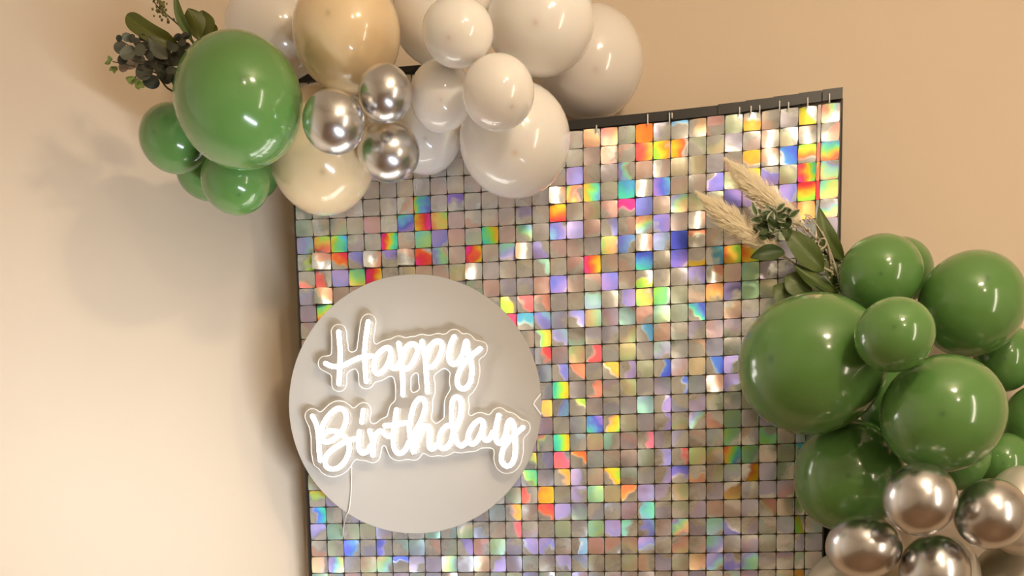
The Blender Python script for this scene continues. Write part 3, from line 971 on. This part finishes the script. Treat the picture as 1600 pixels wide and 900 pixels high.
loops.sort(key=lambda l: -abs(area2(l)))
sgn = math.copysign(1, area2(loops[0]))
outers = [l for l in loops if area2(l) * sgn > 400]
holes = [l for l in loops if area2(l) * sgn < -250]
for ol in outers:
    mine = [h for h in holes if inside(h[0], ol)]
    crv = bpy.data.curves.new('backing_outline', 'CURVE')
    crv.dimensions = '2D'; crv.fill_mode = 'BOTH'; crv.extrude = 0.5
    for lp in [ol] + mine:
        sp = crv.splines.new('POLY')
        sp.points.add(len(lp) - 1)
        for p, (x, y) in zip(sp.points, lp):
            p.co = (x, y, 0, 1)
        sp.use_cyclic_u = True
    co = bpy.data.objects.new('tmp', crv)
    COL.objects.link(co)
    dg = bpy.context.evaluated_depsgraph_get()
    tmp = bpy.data.meshes.new_from_object(co.evaluated_get(dg))
    bm = bmesh.new(); bm.from_mesh(tmp); bmesh.ops.remove_doubles(bm, verts=bm.verts, dist=1e-4)
    bm.verts.ensure_lookup_table(); bm.verts.index_update()
    V3 = [onsheet(v.co.x, v.co.y, AG) + FRONT * (0.002 * (1 if v.co.z > 0 else -1)) for v in bm.verts]
    F3 = [tuple(v.index for v in f.verts) for f in bm.faces]
    bm.free()
    bpy.data.objects.remove(co); bpy.data.curves.remove(crv); bpy.data.meshes.remove(tmp)
    bk = link('acrylic_backing', V3, F3, M['acrylic'], sroot, smooth=False)
    for lp in [ol] + mine:
        mb = MB()
        pts = [onsheet(x, y, AG) for x, y in lp]
        mb.tube(pts + [pts[0]], 0.0008, 5, caps=False)
        mb.build('acrylic_edge', M['edge'], bk)
# power cord hanging from the lettering
mb = MB()
mb.tube([onsheet(x, y, o_) for x, y, o_ in spline([(549, 718, SG + .012), (549, 750, SG + .003), (548, 775, SG + .002), (545, 797, SG + .003), (541, 806, SG - .004), (537, 822, 0.03), (536, 838, 0.008)], 4)], 0.0011, 6)
tag(mb.build('power_cord', M['cord'], sroot))

# ------------------------------------------------------------------ balloons
def balloon_pts(nu=40, nv=26):
    """unit balloon: tip at +Z, neck at -Z"""
    V = [(0, 0, 1.0)]
    for i in range(1, nv):
        th = math.pi * i / nv
        z, r = math.cos(th), math.sin(th)
        if z < 0:
            r *= 1 - 0.10 * (-z) ** 2.2
            z *= 1.07
        for k in range(nu):
            a = 2 * math.pi * k / nu
            V.append((r * math.cos(a), r * math.sin(a), z))
    V.append((0, 0, -1.08))
    Fc = []
    for k in range(nu):
        Fc.append((0, 1 + k, 1 + (k + 1) % nu))
    for i in range(nv - 2):
        for k in range(nu):
            a = 1 + i * nu + k; b = 1 + i * nu + (k + 1) % nu
            Fc.append((a, a + nu, b + nu, b))
    l = len(V) - 1
    for k in range(nu):
        Fc.append((l, 1 + (nv - 2) * nu + (k + 1) % nu, 1 + (nv - 2) * nu + k))
    return np.array(V), Fc


UB, UF = balloon_pts()
UB2 = UB
# (key, px, py, rx, ry, material, lean_x, lean_y, label, group, minimum clearance to the sheet)
GL = 'green balloons at the left end of the garland'
GW = 'white balloons of the upper garland'
GS = 'silver trio in the upper garland'
GB = 'sand-coloured balloons of the upper garland'
GR_ = 'green balloons of the right-hand cluster'
GC = 'silver balloons of the right-hand cluster'
GPp = 'pearl balloons at the foot of the right-hand cluster'
BAL = [
 ('W5', 922, 97, 83, 94, 'shaded_white', .1, -.1, 'large white balloon at the right end of the upper garland, behind the black rail', GW, None),
 ('W1', 430, 45, 80, 84, 'shaded_white', 0, 0, 'pale white balloon half hidden behind the large left green balloon', GW, .0),
 ('W2', 694, 24, 83, 86, 'white', 0, 0, 'white balloon beside the upper sand balloon, mostly covered by a smaller white one', GW, .0),
 ('W9', 664, 209, 57, 65, 'white', 0, -.1, 'white balloon peeping out below between the silver trio and the largest low white balloon', GW, .01),
 ('W4', 845, 33, 84, 90, 'white', -.1, 0, 'large white balloon cut by the top edge, right of centre in the garland', GW, .01),
 ('B2', 503, 234, 85.5, 104, 'beige', 0, -.3, 'lower sand-coloured balloon hanging below the silver trio', GB, .01),
 ('B1', 541, 50, 85, 97, 'beige', -.35, .3, 'upper sand-coloured balloon above the silver trio, cut by the top edge', GB, .01),
 ('W8', 804.5, 217, 86.5, 94, 'white', 0, -.2, 'biggest low white balloon hanging in front of the tiles, lowest of the white ones', GW, .01),
 ('G5', 398, 272, 38, 40, 'green', 0, 0, 'green balloon almost wholly hidden behind the lowest left green one, a dark sliver', GL, -.15),
 ('G3', 324, 267, 50, 48, 'green', 0, -.3, 'middle green balloon of the three small ones under the large left green balloon', GL, -.15),
 ('G2', 272, 215.5, 56, 57, 'green', -.6, .1, 'leftmost small green balloon, below the eucalyptus', GL, -.10),
 ('W6', 689, 149, 49, 59, 'white', 0, -.1, 'small white balloon just right of the silver trio', GW, .01),
 ('W3', 715, 49, 56, 59, 'white', -.25, -.15, 'small white balloon near the top edge, above the two other small white ones', GW, .01),
 ('G4', 367.5, 281, 54.5, 56, 'green', .1, -.4, 'lowest small green balloon under the large left green one', GL, -.10),
 ('G1', 371.5, 155.5, 102.5, 111, 'green', .06, .3, 'largest green balloon of the upper garland, at its left end', GL, -.05),
 ('W7', 778.5, 144, 56.5, 62, 'white', .4, -.35, 'small white balloon in front of the biggest low white one, mid-garland', GW, .01),
 ('S2', 601.5, 145.5, 42.5, 48, 'chrome', .1, -.3, 'topmost silver chrome balloon of the trio in the upper garland', GS, .01),
 ('S3', 607, 237, 49, 50, 'chrome', .1, -.3, 'lowest silver chrome balloon of the trio in the upper garland', GS, .01),
 ('S1', 521.5, 190, 49.5, 53, 'chrome', 0, -.3, 'left silver chrome balloon of the upper trio, touching the large green one', GS, .01),
 ('R2', 1404, 424, 56, 55, 'green', 0, 0, 'green balloon showing as a thin crescent behind the topmost right green one', GR_, -.12),
 ('R7', 1571, 560, 52, 53, 'green', 0, 0, 'green balloon at the right edge between two large green ones', GR_, -.05),
 ('R8', 1628, 662, 67, 64, 'green', 0, 0, 'dark green balloon cut by the right edge, lower of the two there', GR_, -.05),
 ('R11', 1402, 628, 62, 62, 'green', 0, 0, 'green filler balloon added deep inside the right cluster to darken the central gap', GR_, .0),  # unseen filler, added so the gap between the balloons stays dark
 ('R12', 1568, 724, 50, 48, 'green', 0, 0, 'green filler balloon added to darken the gap just above the rightmost silver one', GR_, .0),  # second added filler, closing a gap that would show bright wall
 ('R10', 1500, 712, 50, 55, 'green', 0, -.2, 'green balloon deep in the gap above the silver pair, a lit sliver', GR_, .0),
 ('P3', 1596, 798, 62, 71, 'pearl', 0, .3, 'pearly grey balloon behind the rightmost silver one', GPp, .0),
 ('P1', 1316, 928, 60, 66, 'pearl', -.3, .3, 'pearl white balloon at the bottom edge left of the silver ones', GPp, .0),
 ('P2', 1588, 920, 76, 78, 'greige', 0, .2, 'greige pearly balloon in the bottom right corner', GPp, .0),
 ('P4', 1478, 900, 56, 62, 'pearl', .3, 0, 'pearl white balloon showing as a crescent right of the lowest silver one', GPp, .0),
 ('R3', 1520, 474, 87.5, 84.5, 'green', .3, .45, 'large green balloon at upper right, reaching the right edge', GR_, .0),
 ('R1', 1377, 427, 67, 63, 'green', 0, 0, 'topmost mid-sized green balloon beside the leafy spray', GR_, .01),
 ('R9', 1327, 743, 88, 89, 'green', 0, 0, 'lower left green balloon of the right cluster, above a silver one', GR_, .01),
 ('R5', 1271, 567.5, 118.5, 112, 'green', -.55, .1, 'largest green balloon of the right cluster, in front of the tiles', GR_, .01),
 ('R6', 1475, 646, 101.5, 93, 'green', 0, 0, 'broad green balloon at the centre of the right cluster, above the silver ones', GR_, .01),
 ('R4', 1398.5, 522.5, 64.5, 59.5, 'green', .0, .2, 'smallest green balloon, frontmost in the middle of the right cluster', GR_, .01),
 ('S7', 1461, 893, 57.5, 59, 'chrome', 0, .2, 'lowest silver chrome balloon of the right cluster, cut by the bottom edge', GC, .01),
 ('S6', 1350, 854.5, 61, 51, 'chrome', 0, -.1, 'leftmost silver chrome balloon of the right cluster', GC, .01),
 ('S5', 1549, 803, 60, 56, 'chrome', 0, -.1, 'rightmost silver chrome balloon of the right cluster', GC, .01),
 ('S4', 1438, 780, 60, 57.5, 'chrome', 0, -.1, 'topmost silver chrome balloon of the right cluster', GC, .01),
]
O3 = Vector((0, 0, CAMZ))
placed = []
BDEPTH = {}
for (key, px, py, rx, ry, mat, lx, ly, label, group, clr) in BAL:
    rr = (rx + ry) / 2
    d = plane_depth(px, py)
    if clr is None:
        d = plane_depth(px, py, -0.055)
    else:
        while True:
            c = at(px, py, d)
            R = rr * d / F
            ok = (BD - BN.dot(c - O3)) >= R * 1.2 + clr
            wall_gap = min(cb - c.dot(RY), (rp(ca, cb, c.z) - c).dot(sn))
            if wall_gap < R * 1.02: ok = False
            if ok:
                for (c2, R2) in placed:
                    if (c - c2).length < 0.99 * (R + R2):
                        ok = False; break
            if ok: break
            d -= 0.002
    c = at(px, py, d); R = rr * d / F
    placed.append((c, R)); BDEPTH[key] = d
    # basis facing the camera
    w = (O3 - c).normalized()
    rt = Vector((0, 0, 1)).cross(w).normalized()
    up = w.cross(rt)
    q = Matrix.Rotation(lx, 3, 'Y') @ Matrix.Rotation(-ly, 3, 'X')
    U = UB @ np.array(q).T
    a, b, e = rx * d / F, ry * d / F, R * 1.0
    cc = np.array(c)
    A = np.array([rt, up, w])
    for _ in range(6):
        W = cc + (U * np.array([a, b, e])) @ A
        X = CX + F * W[:, 0] / W[:, 1]; Y = CY - F * (W[:, 2] - CAMZ) / W[:, 1]
        bx, by = (X.max() - X.min()) / 2, (Y.max() - Y.min()) / 2
        a *= rx / bx; b *= ry / by
        cc = cc + np.array(rt) * ((px - (X.max() + X.min()) / 2) * d / F) - np.array([0, 0, 1.0]) * ((py - (Y.max() + Y.min()) / 2) * d / F)
    W = cc + (U * np.array([a, b, e])) @ A
    neck = Vector(W[-1]); tipw = Vector(W[0])
    axis = (neck - tipw).normalized()
    loc = Vector(cc)
    o = link('balloon', [Vector(p) for p in W], UF, M[mat], None, True, loc)
    tp = o.data.attributes.new('tip', 'FLOAT', 'POINT')
    z = UB[:, 2]
    ang = np.arccos(np.clip(z, -1, 1))
    tp.data.foreach_set('value', np.clip(1 - ang / 0.22, 0, 1).astype(np.float32) ** 1.5)
    tag(o, label, 'balloon', group)
    # tied neck with its rolled knot
    mb = MB()
    s = R * 0.10
    mb.tube([neck - axis * s * .6, neck + axis * s * .5, neck + axis * s * 0.9, neck + axis * s * 1.6], [s * 1.1, s * .45, s * .6, s * .85], 10)
    kn = mb.build('knot', M[mat], o)

# ------------------------------------------------------------------ greenery
def leaf(parent, base_, tip_, w, d0, d1, mat, shape='lance', bow=0.0, fold=0.25, bulge=0.0, name='leaf', roll=0.0):
    nl, na = 18, 6
    bx, by = base_; tx, ty = tip_
    dx, dy = tx - bx, ty - by
    ln = math.hypot(dx, dy) or 1
    px_, py_ = -dy / ln, dx / ln
    V, UV = [], []
    for i in range(nl + 1):
        t = 0.5 - 0.5 * math.cos(math.pi * i / nl)
        k = 4 * t * (1 - t)
        cx = bx + dx * t + px_ * bow * k
        cy = by + dy * t + py_ * bow * k
        if shape == 'lance': hw = math.sin(math.pi * min(1, t ** 0.8)) ** 0.85
        elif shape == 'strap': hw = min(1, (t / .25) ** .8 * .75 + .2 if t < .25 else 1) * (math.sqrt(max(0, 1 - ((t - .8) / .2) ** 2)) if t > .8 else 1)
        elif shape == 'round': hw = math.sqrt(max(0, 1 - (2 * t - 1) ** 2)) ** 0.9
        elif shape == 'obovate': hw = math.sin(math.pi * t ** 1.35) ** 0.8
        else: hw = math.sin(math.pi * t)
        hw = max(hw, 0.03) * w / 2
        dd = d0 + (d1 - d0) * t - bulge * k
        for j in range(na + 1):
            s = -1 + 2 * j / na
            if shape == 'notch' and t > .8:
                sh = -0.10 * ln * (1 - abs(s)) * (t - .8) / .2
            else: sh = 0
            x = cx + px_ * hw * s + dx / ln * sh
            y = cy + py_ * hw * s + dy / ln * sh
            dep = dd - fold * hw * abs(s) / F * dd + roll * s * hw / F * dd + 0.0008 * math.sin(7 * t + 3 * s)
            V.append(at(x, y, dep)); UV.append((t, s, 0))
    Fc = []
    m_ = na + 1
    for i in range(nl):
        for j in range(na):
            a = i * m_ + j
            Fc.append((a, a + 1, a + m_ + 1, a + m_))
    o = link(name, V, Fc, mat, parent, True, V[3])
    set_vec(o.data, 'leafuv', UV)
    return o


def stem(parent, pts, r, mat=None, name='stem', r2=None):
    mb = MB()
    P = spline([tuple(p) for p in pts], 5)
    r2 = r if r2 is None else r2
    mb.tube([at(p.x, p.y, p.z) for p in P], [r + (r2 - r) * k / (len(P) - 1) for k in range(len(P))], 7)
    return mb.build(name, mat or M['stem'], parent)


dG = BDEPTH['G1'] + 0.05
# --- strap-leaved spray behind the left green balloon
r = empty('foliage_spray', at(320, 95, dG))
tag(r, 'spray of broad olive strap leaves rising behind the large left green balloon', 'foliage', 'sprays tucked in at the left end')
stem(r, [(322, 100, dG), (306, 72, dG), (292, 52, dG - .01)], 0.0025, M['greenstem'])
leaf(r, (278, 72), (197, 24), 29, dG - .01, dG - .03, M['olive'], 'strap', bow=-4, fold=.3, bulge=.01)
leaf(r, (300, 62), (273, -16), 15, dG - .01, dG - .02, M['ruscus'], 'lance', bow=-6, fold=.5)
leaf(r, (312, 66), (294, 13), 34, dG - .004, dG - .02, M['olive'], 'obovate', bow=3, fold=-.15)
leaf(r, (318, 70), (316, 16), 46, dG, dG - .012, M['olive'], 'obovate', bow=-4, fold=.15)
leaf(r, (326, 66), (331, 36), 30, dG, dG - .006, M['olive'], 'round', bow=-3, fold=.2)

# --- eucalyptus spray
r = empty('eucalyptus_sprig', at(275, 120, dG))
tag(r, 'eucalyptus sprig with grey-green round leaves left of the large green balloon', 'foliage', 'sprays tucked in at the left end')
rnd = random.Random(5)
for pts in ([(290, 118, dG), (262, 100, dG - .02), (225, 85, dG - .03), (186, 62, dG - .04)], [(285, 128, dG), (255, 118, dG - .01), (225, 108, dG - .03), (176, 96, dG - .03)],
            [(285, 150, dG), (262, 138, dG - .01), (245, 120, dG - .02), (215, 118, dG - .03), (206, 132, dG - .03)], [(290, 95, dG), (262, 82, dG - .02), (240, 66, dG - .02), (222, 54, dG - .02)]):
    stem(r, pts, 0.0016, M['stem'], r2=0.0007)
EU = [(188, 75, 20, 'euca', 40), (200, 82, 24, 'euca', 150), (192, 92, 18, 'euca_dark', 120), (206, 60, 13, 'euca_dark', 100), (198, 58, 15, 'euca', 200), (186, 60, 10, 'euca_dark', 80),
      (214, 66, 14, 'euca_dark', 60), (219, 78, 18, 'euca', 95), (212, 90, 17, 'euca_dark', 30), (224, 72, 15, 'euca_dark', 170), (222, 58, 11, 'euca_dark', 70), (232, 62, 17, 'euca_dark', 20),
      (240, 76, 24, 'euca', 100), (233, 86, 16, 'euca_dark', 60), (250, 70, 22, 'euca', 45), (258, 84, 20, 'euca', 60), (247, 92, 24, 'euca', 75), (238, 98, 16, 'euca', 130),
      (270, 74, 16, 'euca_dark', 20), (279, 80, 21, 'euca', 120), (284, 64, 15, 'euca_dark', 60), (290, 56, 13, 'euca_dark', 10), (278, 58, 12, 'euca_dark', 150), (272, 94, 18, 'euca_dark', 45),
      (263, 98, 19, 'euca', 90), (256, 108, 18, 'euca_dark', 100), (268, 112, 17, 'euca_dark', 60), (262, 122, 18, 'euca_dark', 120), (252, 118, 14, 'euca_dark', 40), (226, 110, 29, 'euca', 120),
      (236, 128, 25, 'euca_dark', 20), (247, 107, 13, 'euca_dark', 90), (205, 100, 20, 'euca_pink', 160), (193, 104, 16, 'euca_pink', 100), (218, 92, 17, 'euca_pink', 30), (210, 97, 14, 'euca', 60),
      (274, 126, 14, 'euca_dark', 70), (265, 66, 14, 'euca_dark', 130), (292, 72, 12, 'euca_dark', 30)]
for (x, y, w, mt, an) in EU:
    a = math.radians(an)
    h = w * 0.56
    tilt = rnd.uniform(-.014, .014)
    dd = dG - .02 + rnd.uniform(-.02, .015)
    leaf(r, (x - math.cos(a) * h, y - math.sin(a) * h), (x + math.cos(a) * h, y + math.sin(a) * h), w * rnd.uniform(.8, 1.0), dd + tilt, dd - tilt, M[mt], 'round', fold=rnd.uniform(-.2, .5), roll=rnd.uniform(-.6, .6), bulge=.004)
leaf(r, (262, 92), (232, 56), 20, dG - .03, dG - .035, M['euca'], 'lance', bow=-4)
# young tufts
for (x, y) in ((173, 96), (178, 104), (208, 124), (212, 132)):
    for q in range(4):
        an = rnd.uniform(0, 6.28); l = rnd.uniform(7, 12)
        leaf(r, (x, y), (x + l * math.cos(an), y + l * math.sin(an)), 7, dG - .03, dG - .03 + rnd.uniform(-.006, .006), M['lime'], 'lance', fold=.4)
leaf(r, (212, 128), (196, 121), 13, dG - .03, dG - .032, M['lime'], 'lance')
leaf(r, (210, 126), (226, 137), 12, dG - .03, dG - .032, M['lime'], 'lance')

# --- seed sprig
r = empty('seed_sprig', at(300, 60, dG))
tag(r, 'thin sprig of small round olive seeds above the eucalyptus at the top edge', 'foliage', 'sprays tucked in at the left end')
stem(r, [(300, 64, dG), (282, 42, dG - .01), (262, 24, dG - .015), (243, 6, dG - .02), (236, -12, dG - .02)], 0.0014, M['stem'], r2=0.0006)


def blob(mb, c, rad, n=6):
    V = [c + Vector((0, 0, rad))]
    Fc = []
    for i in range(1, 4):
        th = math.pi * i / 4
        for k in range(n):
            a = 2 * math.pi * k / n
            V.append(c + Vector((math.sin(th) * math.cos(a), math.sin(th) * math.sin(a), math.cos(th) * 1.1)) * rad)
    V.append(c - Vector((0, 0, rad)))
    for k in range(n):
        Fc.append((0, 1 + k, 1 + (k + 1) % n))
        for i in range(2):
            a = 1 + i * n + k; b = 1 + i * n + (k + 1) % n
            Fc.append((a, a + n, b + n, b))
        Fc.append((len(V) - 1, 1 + 2 * n + (k + 1) % n, 1 + 2 * n + k))
    mb.add(V, Fc)


for k in range(46):
    t = rnd.random()
    cx = 236 + (266 - 236) * t + rnd.gauss(0, 6); cy = -8 + 42 * t + rnd.gauss(0, 5)
    if k % 4 == 0: cx, cy = rnd.uniform(250, 258), rnd.uniform(2, 14)
    mb = MB(); blob(mb, at(cx, cy, dG - .015 + rnd.uniform(-.01, .01)), rnd.uniform(.0016, .0030)); mb.build('seed', M['seed'], r)

# --- right-hand spray
pd = lambda x, y, o_=0.05: plane_depth(x, y, o_)
dR = pd(1300, 420, .06)


def pampas(base_, tip_, w, bow, label, off, tail):
    d0, d1 = pd(*base_, off), pd(*tip_, off)
    rt = empty('pampas_plume', at(*base_, d0))
    tag(rt, label, 'dried grass', 'cream pampas plumes of the right-hand spray')
    rn = random.Random(int(w * 10))
    bx, by = base_; tx, ty = tip_
    dx, dy = tx - bx, ty - by; ln = math.hypot(dx, dy)
    px_, py_ = -dy / ln, dx / ln
    ctr = lambda t: (bx + dx * t + px_ * bow * 4 * t * (1 - t), by + dy * t + py_ * bow * 4 * t * (1 - t))
    hwf = lambda t: w / 2 * (0.45 + 0.55 * math.sin(math.pi * min(1, t * .9 + .1))) * (1 if t < .65 else max(.12, 1 - ((t - .65) / .36) ** 2))
    mb = MB()
    rings = []
    for i in range(13):
        t = i / 12
        x, y = ctr(t); d = d0 + (d1 - d0) * t
        rings.append((at(x, y, d), hwf(t) * .5 * d / F))
    mb.tube([p for p, _ in rings], [q for _, q in rings], 8)
    for k in range(4200):
        t = rn.random() ** .9
        an = rn.uniform(0, 6.283)
        d = d0 + (d1 - d0) * t
        hw = hwf(t)
        x, y = ctr(t)
        l = rn.uniform(.10, .21) * ln * (1.0 if t < .8 else .7)
        s = math.cos(an); q = math.sin(an)
        a = at(x + px_ * hw * .35 * s, y + py_ * hw * .35 * s, d + q * hw * .35 / F * d)
        sp_ = rn.uniform(.6, 1.0) + (rn.uniform(0, .55) if rn.random() < .3 else 0)
        x2, y2 = ctr(min(1.06, t + l / ln * .5)); x3, y3 = ctr(min(1.1, t + l / ln))
        m2 = at(x2 + px_ * hw * sp_ * .85 * s, y2 + py_ * hw * sp_ * .85 * s, d + q * hw * sp_ * .85 / F * d)
        e = at(x3 + px_ * hw * sp_ * s + rn.gauss(0, 1.2), y3 + py_ * hw * sp_ * s + rn.gauss(0, 1.2), d + q * hw * sp_ / F * d)
        wd = Vector((py_, 0, px_)) * 0 + (m2 - a).cross(Vector((0, 1, 0))).normalized() * .00042
        mb.add([a - wd, a + wd, m2 + wd * .8, m2 - wd * .8, e], [(0, 1, 2, 3), (3, 2, 4)])
    mb.build('plume', M['pampas'], rt, smooth=False)
    stem(rt, [(bx + dx * .1, by + dy * .1, d0)] + [(x, y, pd(x, y, off)) for x, y in tail], .0018, M['twig'])
    return rt


pampas((1252, 350), (1141, 257), 37, -4, 'upper cream pampas plume of the right-hand spray, in front of the tiles', .075, [(1275, 372), (1300, 405), (1318, 440)])
pampas((1222, 398), (1098, 309), 36, -3, 'lower cream pampas plume of the right-hand spray, pointing left over the tiles', .085, [(1255, 422), (1290, 445), (1318, 462)])

r = empty('ruscus_spray', at(1312, 455, dR))
tag(r, 'spray of broad smooth green ruscus leaves between the pampas and the right green balloons', 'foliage', 'sprays of the right-hand cluster')
stem(r, [(1318, 462, pd(1318, 462, .045)), (1295, 432, pd(1295, 432, .05)), (1270, 400, pd(1270, 400, .05)), (1240, 372, pd(1240, 372, .05))], .002, M['greenstem'])
RL = [((1318, 408), (1279, 322), 30, 'ruscus', 'lance', -7, .35, .06), ((1286, 424), (1221, 356), 40, 'ruscus', 'lance', 3, .3, .10), ((1226, 394), (1172, 403), 26, 'ruscus_dark', 'lance', 4, .5, .11),
      ((1310, 458), (1238, 410), 24, 'ruscus', 'lance', -4, -.4, .10), ((1306, 462), (1256, 424), 18, 'ruscus_dark', 'lance', 2, .3, .095), ((1272, 462), (1226, 432), 40, 'ruscus', 'obovate', 2, .2, .085),
      ((1245, 466), (1208, 448), 32, 'ruscus', 'obovate', -3, .2, .08), ((1302, 424), (1262, 372), 22, 'ruscus_dark', 'lance', 2, .3, .055), ((1318, 440), (1282, 388), 24, 'ruscus_dark', 'lance', 3, .2, .05), ((1318, 450), (1290, 405), 26, 'ruscus', 'round', 0, .2, .065)]
for (b, t, w, mt, sh, bow, fold, o_) in RL:
    leaf(r, b, t, w, pd(*b, o_), pd(*t, o_ + .01), M[mt], sh, bow=bow, fold=fold, bulge=.006)

r = empty('variegated_sprig', at(1290, 430, dR))
tag(r, 'sprig of small dark green leaves with pale edges beside the pampas plumes', 'foliage', 'sprays of the right-hand cluster')
stem(r, [(1305, 440, dR), (1262, 400, pd(1262, 400, .065)), (1228, 368, pd(1228, 368, .07)), (1200, 340, pd(1200, 340, .07))], .0015, M['stem'])
rnd = random.Random(11)
for k in range(64):
    if k < 40:
        x, y = rnd.uniform(1180, 1238), rnd.uniform(322, 372)
        if (x - 1210) / 32 + 0 > 1.2: continue
        if y - 322 < (1200 - x) * .6: y += 14
        l = rnd.uniform(13, 24)
    else:
        t = rnd.random()
        x, y = 1235 + 75 * t + rnd.gauss(0, 7), 368 + 75 * t + rnd.gauss(0, 7)
        l = rnd.uniform(8, 15)
    an = rnd.uniform(0, 6.283)
    o_ = rnd.uniform(.085, .11) if k < 40 else rnd.uniform(.06, .085)
    leaf(r, (x, y), (x + l * math.cos(an), y + l * math.sin(an)), l * rnd.uniform(.45, .8), pd(x, y, o_), pd(x, y, o_ + rnd.uniform(-.008, .012)), M['varieg' if k % 3 else 'ruscus_dark'], 'lance', fold=rnd.uniform(.1, .6), roll=rnd.uniform(-.5, .5))
leaf(r, (1200, 362), (1180, 325), 14, pd(1200, 362, .08), pd(1180, 325, .085), M['varieg'], 'lance', bow=6)
leaf(r, (1222, 352), (1240, 338), 18, pd(1222, 352, .08), pd(1240, 338, .085), M['varieg'], 'round')

r = empty('bleached_twig', at(1300, 430, dR))
tag(r, 'bleached curly twig with tiny buds above the ruscus leaves at right', 'dried twig', 'sprays of the right-hand cluster')
TW = [[(1318, 452), (1295, 415), (1275, 385), (1250, 350), (1244, 335)], [(1300, 420), (1292, 380), (1275, 350), (1262, 338)], [(1285, 400), (1262, 372), (1238, 352)], [(1312, 440), (1300, 400), (1285, 362)],
      [(1280, 392), (1290, 384), (1290, 374), (1281, 374), (1279, 383), (1286, 387)], [(1258, 345), (1262, 336), (1270, 340)], [(1300, 425), (1270, 410), (1250, 400), (1235, 382)]]
for k, p in enumerate(TW):
    stem(r, [(x, y, pd(x, y, .075 + .004 * k)) for x, y in p], .0016, M['twig'], 'twig', .0008)
for k in range(70):
    t = rnd.random()
    x, y = 1250 + 66 * t + rnd.gauss(0, 8), 345 + 105 * t + rnd.gauss(0, 8)
    mb = MB(); blob(mb, at(x, y, pd(x, y, rnd.uniform(.065, .095))), rnd.uniform(.0012, .0026)); mb.build('bud', M['twig'], r)
